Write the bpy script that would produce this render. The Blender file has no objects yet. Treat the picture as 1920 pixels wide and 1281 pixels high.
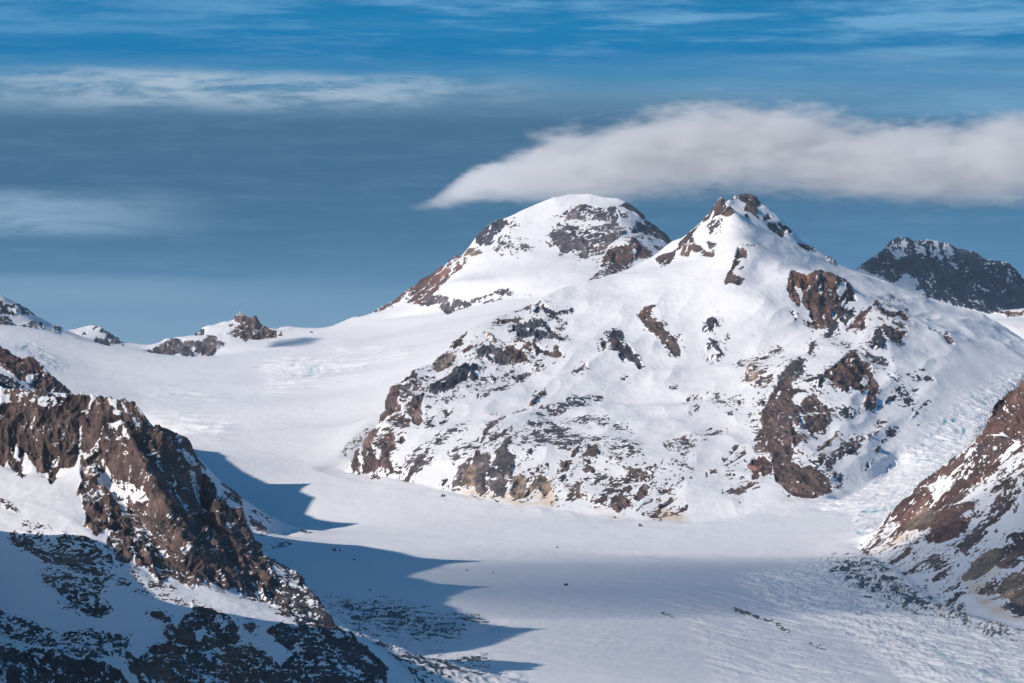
import bpy, bmesh, math, random
import numpy as np
from concurrent.futures import ThreadPoolExecutor

# ------------------------------------------------------------------ camera, sky, sun
scene = bpy.context.scene
col = scene.collection
F = 7008.0            # focal length in photograph pixels
V0, U0 = 894.0, 960.0 # horizon row, centre column
cam_d = bpy.data.cameras.new('camera')
cam = bpy.data.objects.new('camera', cam_d)
col.objects.link(cam)
cam.location = (0, 0, 0)
cam.rotation_euler = (math.radians(90), 0, 0)
cam_d.sensor_fit = 'HORIZONTAL'
cam_d.sensor_width = 36.0
cam_d.lens = 36.0 * F / 1920.0
cam_d.shift_y = (V0 - 640.5) / 1920.0
cam_d.clip_start = 5.0
cam_d.clip_end = 120000.0
scene.camera = cam

scene.view_settings.view_transform = 'Standard'
scene.view_settings.look = 'None'
scene.view_settings.exposure = 0.0
scene.view_settings.gamma = 1.0
scene.cycles.use_denoising = True
scene.cycles.max_bounces = 8
scene.cycles.diffuse_bounces = 3
scene.cycles.volume_bounces = 3
scene.cycles.transparent_max_bounces = 16

SUN_EL, SUN_PHI = math.radians(28.0), math.radians(38.0)   # height; how far behind the camera's left
S = np.array([-math.cos(SUN_EL) * math.cos(SUN_PHI), -math.cos(SUN_EL) * math.sin(SUN_PHI), math.sin(SUN_EL)])
sun_d = bpy.data.lights.new('sun', 'SUN')
sun_d.energy = 4.5
sun_d.angle = math.radians(0.5)
sun_d.color = (1.0, 0.885, 0.785)
sun = bpy.data.objects.new('sun', sun_d)
col.objects.link(sun)
from mathutils import Vector
sun.rotation_euler = Vector(S).to_track_quat('Z', 'Y').to_euler()

def ramp_node(nt, stops, interp='LINEAR'):
    r = nt.nodes.new('ShaderNodeValToRGB')
    r.color_ramp.interpolation = interp
    e = r.color_ramp.elements
    while len(e) < len(stops): e.new(0.5)
    for i, (p, c) in enumerate(stops):
        e[i].position = p
        e[i].color = (c[0], c[1], c[2], 1) if isinstance(c, (tuple, list)) else (c, c, c, 1)
    return r

def math_node(nt, op, a, b=None, c=None, clamp=False):
    n = nt.nodes.new('ShaderNodeMath'); n.operation = op; n.use_clamp = clamp
    for i, v in enumerate((a, b, c)):
        if v is None: continue
        if isinstance(v, (int, float)): n.inputs[i].default_value = v
        else: nt.links.new(v, n.inputs[i])
    return n.outputs[0]

def srgb(r, g, b):
    f = lambda c: (c / 255 / 12.92) if c <= 10 else ((c / 255 + 0.055) / 1.055) ** 2.4
    return (f(r), f(g), f(b))

def mix_node(nt, fac, a, b):
    n = nt.nodes.new('ShaderNodeMix'); n.data_type = 'RGBA'
    for sock, v in ((n.inputs[0], fac), (n.inputs[6], a), (n.inputs[7], b)):
        if isinstance(v, (int, float)): sock.default_value = v
        elif isinstance(v, tuple): sock.default_value = (v[0], v[1], v[2], 1)
        else: nt.links.new(v, sock)
    return n.outputs[2]

def build_world():
    w = bpy.data.worlds.new('World'); scene.world = w; w.use_nodes = True
    nt = w.node_tree; nt.nodes.clear()
    out = nt.nodes.new('ShaderNodeOutputWorld'); bg = nt.nodes.new('ShaderNodeBackground')
    bg.inputs[1].default_value = 1.0
    nt.links.new(bg.outputs[0], out.inputs[0])
    sky = nt.nodes.new('ShaderNodeTexSky'); sky.sky_type = 'NISHITA'; sky.sun_disc = False
    sky.sun_elevation = SUN_EL
    sky.sun_rotation = math.atan2(S[0], S[1])
    sky.altitude = 2900; sky.air_density = 1.0; sky.dust_density = 0.2; sky.ozone_density = 3.0
    sc = nt.nodes.new('ShaderNodeVectorMath'); sc.operation = 'MULTIPLY'
    nt.links.new(sky.outputs[0], sc.inputs[0]); sc.inputs[1].default_value = (0.024, 0.090, 0.104)
    tc = nt.nodes.new('ShaderNodeTexCoord'); sep = nt.nodes.new('ShaderNodeSeparateXYZ')
    nt.links.new(tc.outputs['Generated'], sep.inputs[0])
    X, Y, Z = sep.outputs
    hyp = math_node(nt, 'SQRT', math_node(nt, 'ADD', math_node(nt, 'MULTIPLY', X, X), math_node(nt, 'MULTIPLY', Y, Y)))
    el = math_node(nt, 'DIVIDE', Z, math_node(nt, 'MAXIMUM', hyp, 0.001))      # tangent of the height above the horizon
    az = math_node(nt, 'ARCTAN2', X, Y)
    comb = nt.nodes.new('ShaderNodeCombineXYZ')
    nt.links.new(az, comb.inputs[0]); nt.links.new(el, comb.inputs[1])
    def streak(sx, sy, detail, seed, rot=0.0, rough=0.55, dist=0.0):
        mp = nt.nodes.new('ShaderNodeMapping'); nt.links.new(comb.outputs[0], mp.inputs[0])
        mp.inputs['Rotation'].default_value = (0, 0, rot); mp.inputs['Scale'].default_value = (sx, sy, 1)
        mp.inputs['Location'].default_value = (seed, seed * 1.7, seed)
        n = nt.nodes.new('ShaderNodeTexNoise'); nt.links.new(mp.outputs[0], n.inputs[0])
        n.inputs['Scale'].default_value = 1.0; n.inputs['Detail'].default_value = detail
        n.inputs['Roughness'].default_value = rough; n.inputs['Distortion'].default_value = dist
        return n.outputs[0]
    T = lambda v: (V0 - v) / F
    A = lambda u: math.atan((u - U0) / F)
    def sstep(x, lo, hi):
        n = nt.nodes.new('ShaderNodeMapRange'); n.interpolation_type = 'SMOOTHSTEP'
        nt.links.new(x, n.inputs[0]); n.inputs[1].default_value = lo; n.inputs[2].default_value = hi
        return n.outputs[0]
    wob = streak(9, 30, 4, 3.1)
    big = streak(5, 14, 2, 7.7)
    el2 = math_node(nt, 'ADD', el, math_node(nt, 'ADD', math_node(nt, 'MULTIPLY', math_node(nt, 'SUBTRACT', wob, 0.5), 0.006),
                    math_node(nt, 'MULTIPLY', math_node(nt, 'SUBTRACT', big, 0.5), 0.009)))
    pos = math_node(nt, 'DIVIDE', el2, 0.2, clamp=True)
    P = lambda v: T(v) / 0.2
    base = ramp_node(nt, [
        (0.0, srgb(140, 170, 195)), (P(640), srgb(120, 156, 186)), (P(560), srgb(106, 147, 179)), (P(515), srgb(82, 129, 165)),
        (P(440), srgb(62, 112, 147)), (P(330), srgb(58, 104, 139)), (P(230), srgb(64, 108, 141)), (P(180), srgb(92, 136, 168)),
        (P(140), srgb(62, 134, 180)), (P(105), srgb(4, 118, 174)), (P(50), srgb(8, 123, 178)), (P(0), srgb(4, 118, 174)),
        (1.0, srgb(10, 95, 165))])
    nt.links.new(pos, base.inputs[0])
    c = base.outputs[0]
    # right side of the middle band: bluer
    m = math_node(nt, 'MULTIPLY', sstep(az, A(1150), A(1900)), math_node(nt, 'MULTIPLY', sstep(el, T(280), T(190)), sstep(el, T(95), T(130))))
    c = mix_node(nt, math_node(nt, 'MULTIPLY', m, 0.75), c, srgb(78, 140, 184))
    m = math_node(nt, 'MULTIPLY', sstep(az, A(900), A(1700)), math_node(nt, 'MULTIPLY', sstep(el, T(620), T(450)), sstep(el, T(330), T(430))))
    c = mix_node(nt, math_node(nt, 'MULTIPLY', m, 0.5), c, srgb(74, 130, 172))
    # fine streaks all over
    s1 = streak(22, 330, 9, 1.3, 0.03, 0.68, 0.25)
    s2 = streak(60, 420, 9, 5.2, -0.10, 0.70, 0.2)
    fs = sstep(math_node(nt, 'ADD', math_node(nt, 'MULTIPLY', s1, 0.5), math_node(nt, 'MULTIPLY', s2, 0.5)), 0.44, 0.70)
    c = mix_node(nt, math_node(nt, 'MULTIPLY', fs, 0.15), c, srgb(140, 175, 205))
    # upper wisps
    s3 = streak(16, 170, 9, 9.4, -0.08, 0.66, 0.15)
    m = math_node(nt, 'MULTIPLY', sstep(s3, 0.44, 0.66), math_node(nt, 'MULTIPLY', sstep(el, T(128), T(92)), sstep(el, T(-40), T(10))))
    m2 = sstep(az, A(200), A(800))
    c = mix_node(nt, math_node(nt, 'MULTIPLY', m, math_node(nt, 'ADD', 0.35, math_node(nt, 'MULTIPLY', m2, 0.4))), c, srgb(120, 175, 215))
    # bright cirrus bank upper left
    s4 = streak(38, 210, 10, 2.2, -0.08, 0.68, 0.25)
    bank = math_node(nt, 'MULTIPLY', sstep(el2, T(222), T(172)), sstep(el2, T(128), T(158)))
    lr = math_node(nt, 'MULTIPLY', sstep(az, A(1150), A(550)), math_node(nt, 'ADD', 0.45, math_node(nt, 'MULTIPLY', sstep(az, A(-60), A(220)), 0.55)))
    m = math_node(nt, 'MULTIPLY', bank, math_node(nt, 'MULTIPLY', lr, sstep(s4, 0.36, 0.62)))
    c = mix_node(nt, math_node(nt, 'MULTIPLY', m, 0.85), c, srgb(176, 196, 214))
    # pale layers at the upper right
    s7 = streak(13, 150, 9, 21.4, -0.05, 0.66, 0.2)
    m = math_node(nt, 'MULTIPLY', sstep(az, A(1000), A(1700)), math_node(nt, 'MULTIPLY', sstep(el2, T(245), T(200)), sstep(el2, T(86), T(104))))
    m = math_node(nt, 'MULTIPLY', m, sstep(s7, 0.36, 0.62))
    c = mix_node(nt, math_node(nt, 'MULTIPLY', m, 0.5), c, srgb(122, 170, 205))
    # soft patch mid left
    s5 = streak(34, 190, 10, 12.6, 0.14, 0.68, 0.25)
    m = math_node(nt, 'MULTIPLY', sstep(az, A(480), A(60)), math_node(nt, 'MULTIPLY', sstep(el2, T(455), T(410)), sstep(el2, T(330), T(375))))
    m = math_node(nt, 'MULTIPLY', m, sstep(s5, 0.2, 0.62))
    c = mix_node(nt, math_node(nt, 'MULTIPLY', m, 0.75), c, srgb(146, 178, 204))
    # pale veil near the skyline
    s6 = streak(7, 90, 6, 17.3, -0.03, 0.55)
    m = math_node(nt, 'MULTIPLY', sstep(el2, T(600), T(548)), sstep(el2, T(505), T(535)))
    m = math_node(nt, 'MULTIPLY', m, math_node(nt, 'MULTIPLY', sstep(az, A(760), A(200)), sstep(s6, 0.3, 0.6)))
    c = mix_node(nt, math_node(nt, 'MULTIPLY', m, 0.5), c, srgb(128, 162, 190))
    # clear Nishita sky above the cirrus
    up = sstep(el, 0.15, 0.4)
    cc = mix_node(nt, up, c, sc.outputs[0])
    # below the horizon: snowy ground tone
    dn = sstep(el, 0.0, -0.02)
    cc = mix_node(nt, dn, cc, (0.12, 0.22, 0.30))
    nt.links.new(cc, bg.inputs[0])
build_world()

def tag(o, label=None, category=None, group=None, kind=None):
    if label: o['label'] = label
    if category: o['category'] = category
    if group: o['group'] = group
    if kind: o['kind'] = kind
    return o
# rock outcrops: layer -> list of (crop key, value, colour, streak, outline)
CROPS = {'1':(0,700),'2':(240,840),'3':(0,900),'4':(0,1041),'5':(360,1041),'6':(0,530),'7':(240,560),
 '8':(660,380),'9':(960,340),'10':(1220,340),'11':(1560,420),'12':(640,700),'13':(720,560),'14':(940,760),
 '15':(1060,540),'16':(1440,480),'17':(1360,660),'18':(1360,800),'19':(1560,680),'20':(1560,860),
 '21':(1560,1041),'22':(560,1041),'23':(1140,660)}
# colours: g grey, b brown, r red-brown, t tan, o orange, k dark grey ; streak: 0 vertical, 1 leaning right '/', 2 leaning left '\'
OUTCROPS = {
'S': """
F .04 b 2 0,985 120,990 240,1030 360,1130 520,1180 680,1260 760,1290 0,1290
1 1 b 0 0,180 130,150 300,170 380,200 520,200 700,190 880,190 910,240 880,400 830,500 780,600 790,800 740,930 690,950 600,950 560,1060 510,1115 480,1050 470,1000 380,1010 370,960 310,890 270,800 250,760 230,900 220,1060 160,1020 70,880 40,950 0,910
1 .45 b 0 0,120 350,150 350,300 280,370 200,300 0,320
1 .42 b 0 360,230 560,240 590,310 500,360 380,330
1 .3 b 0 500,180 680,180 680,250 560,250
1 .2 b 0 800,180 880,180 870,230 800,230
1 .6 b 0 0,640 60,640 30,760 0,760
1 .3 t 0 150,690 200,720 190,880 130,860
1 .97 b 0 960,230 1020,205 1180,245 1280,285 1390,350 1500,510 1560,570 1700,700 1780,790 1900,910 1920,960 1920,1280 1620,1280 1500,1280 1440,1180 1300,1120 1200,1050 1110,990 1050,900 1030,850 1000,860 1010,960 980,1060 1000,1130 1100,1180 1150,1280 830,1280 810,1180 770,1190 820,1060 800,980 820,800 830,520 900,400
1 0 b 0 920,240 960,240 920,340 890,350
1 .1 b 0 790,610 815,620 805,810 780,800
1 .12 b 0 1040,230 1180,260 1170,360 1220,370 1200,420 1110,420 1140,350 1080,300
1 .4 b 0 950,280 1000,280 1020,330 960,320
1 .2 b 0 1220,450 1240,520 1310,640 1290,680 1240,640 1210,520 1130,550 1080,510
1 .28 b 0 1130,590 1200,640 1190,680 1330,770 1270,760 1160,660
1 .42 b 2 1190,270 1330,360 1400,490 1380,600 1330,500 1250,400
1 0 b 0 1310,850 1370,880 1330,890
1 .2 b 0 970,680 1010,780 970,790 850,880 810,800 880,780
1 .4 b 0 820,930 940,880 1000,960 940,1040 830,1000
1 .22 b 2 990,870 1040,850 1060,920 1110,1000 1210,1090 1290,1080 1390,1130 1440,1200 1460,1280 1160,1280 1100,1190 990,1130 960,1060 1010,980
2 .96 b 0 0,0 460,0 640,190 700,150 780,240 900,470 1000,560 1130,620 1260,860 1340,1020 1400,1200 1420,1290 480,1290 370,1180 250,1020 200,900 100,780 0,540
2 .05 b 0 610,200 660,230 720,410 700,450 740,600 690,560 650,330
2 .3 b 0 370,370 460,500 460,560 400,480
2 .2 b 0 0,330 60,380 180,450 180,530 60,560 0,490
2 .45 b 0 250,60 330,200 370,330 300,200
2 .45 b 0 440,150 520,350 500,400 430,230
2 .45 b 0 520,430 600,600 560,640 500,500
2 .25 b 2 0,700 100,780 190,900 300,960 440,1160 560,1230 500,1280 390,1200 330,1080 200,1000 90,880
2 .35 b 2 80,640 170,780 280,850 390,870 410,940 330,960 180,840
2 .4 b 0 1080,730 1110,820 1090,830
2 .3 b 0 1190,1150 1240,1250 1220,1260
2 .3 b 0 790,880 830,1000 880,1270 850,1240
3 .95 b 0 830,0 960,0 1000,100 1120,190 1200,280 1230,370 1330,500 1340,590 1430,600 1490,690 1520,830 1580,960 1590,1020 1500,930 1440,880 1370,850 1310,770 1310,820 1240,830 1160,790 1130,720 1150,680 1080,640 1080,590 1100,530 1010,520 960,560 930,550 920,490 840,460 870,350 830,260 840,150 770,140 780,100
3 .6 b 0 830,0 960,0 1000,100 1050,180 960,260 870,260 830,180
3 .3 b 0 1100,560 1250,580 1240,640 1130,650
3 .1 b 0 1330,560 1430,580 1340,610
3 .63 b 2 1000,0 1260,220 1560,380 1600,560 1700,700 1920,900 1920,1080 1800,1000 1700,960 1600,1030 1540,860 1480,640 1340,560 1220,330 1100,160
3 .3 b 2 1040,30 1130,100 1230,260 1300,440 1250,400 1150,200
3 .3 b 2 1380,360 1480,500 1660,660 1600,620 1440,500
3 .43 b 2 130,500 650,510 850,560 1130,780 1150,960 1060,1010 960,1240 850,1280 640,1280 600,1150 400,980 500,850 360,760 130,640 90,540
3 .2 b 2 1100,830 1300,830 1500,960 1700,1060 1900,1180 1800,1250 1500,1160 1200,1060
3 .48 b 2 0,180 80,200 150,260 200,320 100,300 0,240
3 .3 b 2 200,400 480,430 520,500 250,470
3 .6 b 0 1690,1030 1760,1080 1720,1100
4 .48 k 2 0,560 330,690 450,760 820,790 900,740 1010,780 1300,800 1300,880 1160,900 1240,960 1200,990 1050,1000 900,1020 700,1000 560,960 330,900 160,850 0,760
4 .58 k 2 600,340 780,380 960,420 1110,580 960,630 850,600 700,500 610,400
4 .55 k 2 330,800 450,760 560,830 640,790 720,860 560,900 440,900
4 .76 k 0 0,910 120,920 200,960 330,930 540,940 560,1000 700,1040 900,1040 1050,1100 1200,1150 1300,1290 0,1290
4 .1 k 0 480,1060 540,1170 440,1130
4 .3 k 0 0,1200 90,1060 100,1090 50,1290 0,1290
4 .2 k 0 1040,1230 1200,1250 1180,1270
4 .58 k 2 1000,770 1300,830 1300,880 1260,940
4 .72 b 2 1500,580 1600,560 1700,640 1760,760 1840,620 1920,560 1920,1290 1400,1290 1230,960 1400,1010 1520,920 1700,870 1620,790 1680,700 1510,620
4 .1 b 0 1640,690 1740,660 1700,720
4 .1 b 0 1700,860 1760,840 1740,880
4 .3 b 2 1800,960 1900,1090 1850,1090
5 .68 b 2 0,450 160,530 380,600 420,640 480,830 430,900 560,920 600,1040 700,1290 0,1290
5 0 b 0 40,760 110,740 120,780 90,870 40,850
5 .1 b 0 100,970 250,920 350,980 170,1050
5 0 b 0 0,420 160,480 380,590 260,570
5 .3 b 0 310,670 350,690 320,760
5 .93 b 0 0,0 720,0 800,250 870,400 980,540 1010,620 900,600 760,480 660,480 540,450 400,330 270,360 240,330 110,300 0,340
5 .2 b 0 230,180 270,290 240,260
5 .2 b 0 500,260 560,440 530,440
5 .2 b 0 610,260 690,440 650,420
5 .1 b 0 550,70 600,150 590,190
5 .06 b 2 100,250 250,300 420,360 540,450 760,480 1010,620 1110,750 900,650 760,560 640,720 800,740 850,860 1000,1000 890,1100 700,920 620,820 560,720 440,600 380,560 0,430 0,340
5 .67 k 2 720,0 860,40 930,120 1040,180 1180,300 1320,470 1400,680 1500,750 1700,880 1920,1080 1920,1290 700,1290 560,900 660,960 890,1100 1020,980 850,860 760,740 900,660 1110,750 1010,620 870,400 800,250
5 .1 k 2 1110,400 1250,520 1230,560 1150,500
5 .3 k 2 760,80 900,150 960,180 1160,300 1190,380 1000,290 860,220
5 .8 k 2 1000,430 1100,520 1240,640 1200,700 1060,600
5 .3 k 2 1110,640 1300,760 1450,900 1400,900 1250,780
5 .3 k 2 1350,1010 1560,1100 1740,1260 1700,1280 1500,1130
5 .8 b 0 570,680 620,640 660,660 650,710 590,780 520,720
5 .8 b 0 740,760 810,740 880,760 900,860 840,850
5 0 b 0 500,510 580,520 700,640 800,740 720,750 640,680
22 .67 k 2 0,200 100,330 220,440 300,620 420,760 640,900 720,980 900,1110 870,1290 0,1290
22 .3 k 2 30,620 180,740 300,850 260,860 100,740
22 .3 k 2 330,940 500,1050 680,1260 620,1260 440,1100
22 .1 k 2 650,1000 800,1080 760,1100 680,1050
22 .3 k 2 0,260 60,330 180,500 130,560 30,440
""",
'R': """
1 .97 r 0 1540,520 1680,545 1750,560 1850,630 1930,720 1930,810 1900,790 1780,720 1740,760 1600,700 1500,560
1 0 r 0 1780,660 1810,670 1800,700
1 0 r 0 1740,750 1780,720 1900,780 1920,830 1920,940 1850,860
2 .03 r 0 455,0 560,0 690,130 640,190
2 .9 r 0 620,0 660,0 720,100 800,230 730,170 690,130
2 .1 r 0 770,240 860,340 980,400 1100,470 1200,560 1300,640 1450,730 1600,790 1800,860 1640,900 1460,940 1290,910 1250,860 1130,620 1000,560 900,470
2 .85 r 1 950,430 1090,460 1150,560 1140,590 1010,500
2 .6 r 0 900,320 1010,390 1100,450 1160,530 1120,500 980,400
2 .5 r 2 1200,720 1380,790 1440,860 1330,870
2 .6 r 2 1180,540 1300,630 1440,730 1400,720
2 .45 t 2 1360,760 1500,830 1600,910 1480,860
2 .75 r 0 1250,620 1290,640 1270,670
""",
'L': """
6 .97 r 0 0,590 60,650 130,710 200,740 250,750 320,720 380,760 430,820 490,900 560,940 620,1000 710,1090 710,1110 500,1110 480,1090 390,1090 350,1060 300,1040 260,1000 190,980 100,910 40,850 0,850
6 .05 r 0 260,910 320,930 320,1020 260,1000
6 0 r 0 0,820 40,850 180,970 100,940 0,880
6 .3 r 0 0,700 50,660 30,690
6 .35 k 0 390,770 430,820 500,920 460,910 390,830
6 .75 k 0 0,910 80,940 240,1030 290,1050 130,1060 0,1060
""",
'K': """
6 .62 k 0 0,180 80,220 200,205 340,300 360,340 320,320 200,300 140,320 60,290 0,310
6 .7 g 0 0,320 90,330 140,420 0,410
6 .6 g 0 170,420 260,400 350,370 430,400 440,440 400,510 260,480
6 .6 k 0 530,420 600,425 635,470 590,500 450,510 540,480
6 .6 k 0 820,540 830,500 900,470 850,530
6 .5 k 0 920,450 980,435 960,490
6 .85 k 0 1000,490 1040,445 1110,470 1175,560 1210,600 1140,610 1060,640 1000,660 940,630 960,540 1040,570 1080,520
6 .8 k 0 1220,615 1240,615 1230,635
""",
'O': """
7 .87 g 0 150,530 270,500 330,470 370,435 440,395 520,430 620,440 700,430 740,450 800,380 870,380 900,410 950,450 1000,440 950,480 880,510 830,580 790,580 780,540 700,560 620,600 540,590 520,540 460,560 400,600 340,600 330,580 260,580 170,550
7 .85 k 0 630,390 690,315 770,315 760,370 700,380
7 .87 b 0 910,370 1000,360 1060,310 1140,260 1060,210 1070,150 1200,145 1290,170 1330,260 1400,280 1480,325 1490,380 1350,400 1280,410 1200,410 1130,400 1000,380
7 .8 g 0 1150,410 1200,400 1180,440
7 .7 b 0 1500,360 1550,320 1540,380
7 .7 b 0 1620,300 1665,295 1650,310
7 .7 b 0 440,620 480,620 470,640
7 .4 g 0 800,580 880,570 830,610
7 .15 g 0 1150,200 1280,180 1200,220
7 .2 g 0 1090,170 1160,160 1080,205
7 .5 g 0 1000,280 1060,260 1010,290
7 .3 g 0 620,470 720,470 640,560
7 .75 b 0 350,480 480,500 440,590 360,590
7 .6 b 0 1810,310 1860,330 1830,335
""",
'M': """
F .06 g 1 880,440 940,415 1080,400 1180,385 1255,455 1200,480 1120,500 960,480
8 .78 r 1 225,1080 235,1040 280,1040 400,980 460,920 500,900 510,860 560,840 700,750 830,690 900,640 1000,560 1060,530 1140,545 1135,600 960,740 880,840 830,890 740,1020 560,1010 520,960 440,1040 400,1060 280,1080 230,1120
8 .2 r 1 720,890 920,730 820,860
8 .3 r 1 900,620 1000,600 940,650
8 .3 r 1 1030,560 1120,570 1100,600
8 .3 r 1 520,930 620,950 760,900 600,970
8 .62 t 1 1105,530 1175,460 1250,450 1310,490 1240,510
8 .84 k 1 1240,340 1390,205 1510,165 1525,230 1480,300 1350,420 1290,430 1240,400
8 .3 k 1 1370,230 1420,240 1340,320
8 .45 g 0 1500,180 1620,170 1700,230 1600,290
8 .45 g 0 1460,400 1680,390 1800,440 1650,470 1440,480
8 .6 g 0 1820,400 1850,440 1830,445
8 .3 r 0 1440,500 1660,530 1560,545
8 .4 g 0 1500,310 1560,300 1530,350
8 .8 g 0 690,960 820,930 880,920 970,950 1040,960 1140,980 1190,1010 1180,1030 1060,1080 960,1120 920,1080 870,1060 900,1010 830,1010 740,1030
8 .85 r 0 920,1080 1060,1060 960,1125
8 .2 g 0 960,960 1030,970 980,1010
8 .77 g 0 1180,970 1300,940 1380,900 1440,870 1550,850 1610,890 1600,930 1520,930 1420,910 1200,1000
8 .4 g 0 1200,1000 1400,960 1560,930 1500,970 1300,1010
8 .8 g 0 1740,920 1780,910 1770,940
9 .57 g 0 420,360 500,330 600,260 680,235 850,260 1030,260 1060,330 1060,400 1000,420 900,400 750,390 600,380
9 .7 k 0 680,235 850,250 840,300 720,310
9 .7 k 0 920,280 1040,260 1030,320 950,340
9 .56 g 1 360,550 450,440 600,430 700,450 860,440 1060,420 1150,500 1060,560 960,640 930,730 840,740 770,760 680,770 660,700 630,680 560,720 500,720 440,640
9 .74 g 0 640,680 700,590 760,640 760,760 680,770
9 .77 g 0 440,620 620,660 560,720 500,710
9 .7 b 0 840,650 960,640 920,730 840,740
9 .55 g 0 1060,280 1140,340 1170,400 1090,370
9 .92 k 2 1080,250 1150,210 1220,250 1340,380 1260,360 1200,310 1130,270
9 .77 k 2 1240,440 1330,390 1420,435 1480,480 1600,600 1560,630 1480,590 1400,560 1300,520 1210,520
9 .1 k 2 1340,410 1400,440 1380,480
9 .5 g 0 1400,640 1500,640 1550,670 1480,690
9 .5 g 0 1330,560 1480,600 1400,600
9 .85 r 0 880,850 920,760 980,680 1060,640 1110,640 1170,650 1200,540 1240,570 1330,680 1410,750 1340,770 1210,790 1200,800 1060,820
9 .1 r 0 1050,620 1180,530 1160,620
9 .1 r 0 1200,640 1230,620 1240,740 1210,720
9 .6 b 1 760,990 850,900 940,830 1200,800 1210,850 1100,890 930,940 900,990 750,1030
""",
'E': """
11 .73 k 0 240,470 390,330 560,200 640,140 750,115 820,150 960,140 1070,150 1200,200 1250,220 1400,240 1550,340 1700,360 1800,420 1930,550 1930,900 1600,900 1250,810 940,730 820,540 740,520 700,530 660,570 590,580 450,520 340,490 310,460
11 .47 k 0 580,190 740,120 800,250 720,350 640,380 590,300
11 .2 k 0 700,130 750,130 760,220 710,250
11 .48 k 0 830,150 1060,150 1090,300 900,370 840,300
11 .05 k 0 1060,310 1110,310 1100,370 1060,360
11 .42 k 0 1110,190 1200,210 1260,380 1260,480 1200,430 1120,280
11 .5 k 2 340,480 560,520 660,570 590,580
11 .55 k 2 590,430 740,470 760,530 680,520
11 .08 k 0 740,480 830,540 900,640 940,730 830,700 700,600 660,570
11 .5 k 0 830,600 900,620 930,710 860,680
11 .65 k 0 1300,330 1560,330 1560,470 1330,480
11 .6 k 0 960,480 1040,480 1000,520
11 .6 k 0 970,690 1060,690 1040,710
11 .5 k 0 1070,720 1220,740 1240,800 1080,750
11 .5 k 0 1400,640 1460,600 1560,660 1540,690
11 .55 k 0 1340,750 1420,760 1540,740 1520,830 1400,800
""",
'F': """
11 .68 r 0 1620,880 1680,860 1750,865 1880,870 1920,850 1930,880 1850,910 1760,925 1700,890
""",
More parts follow.
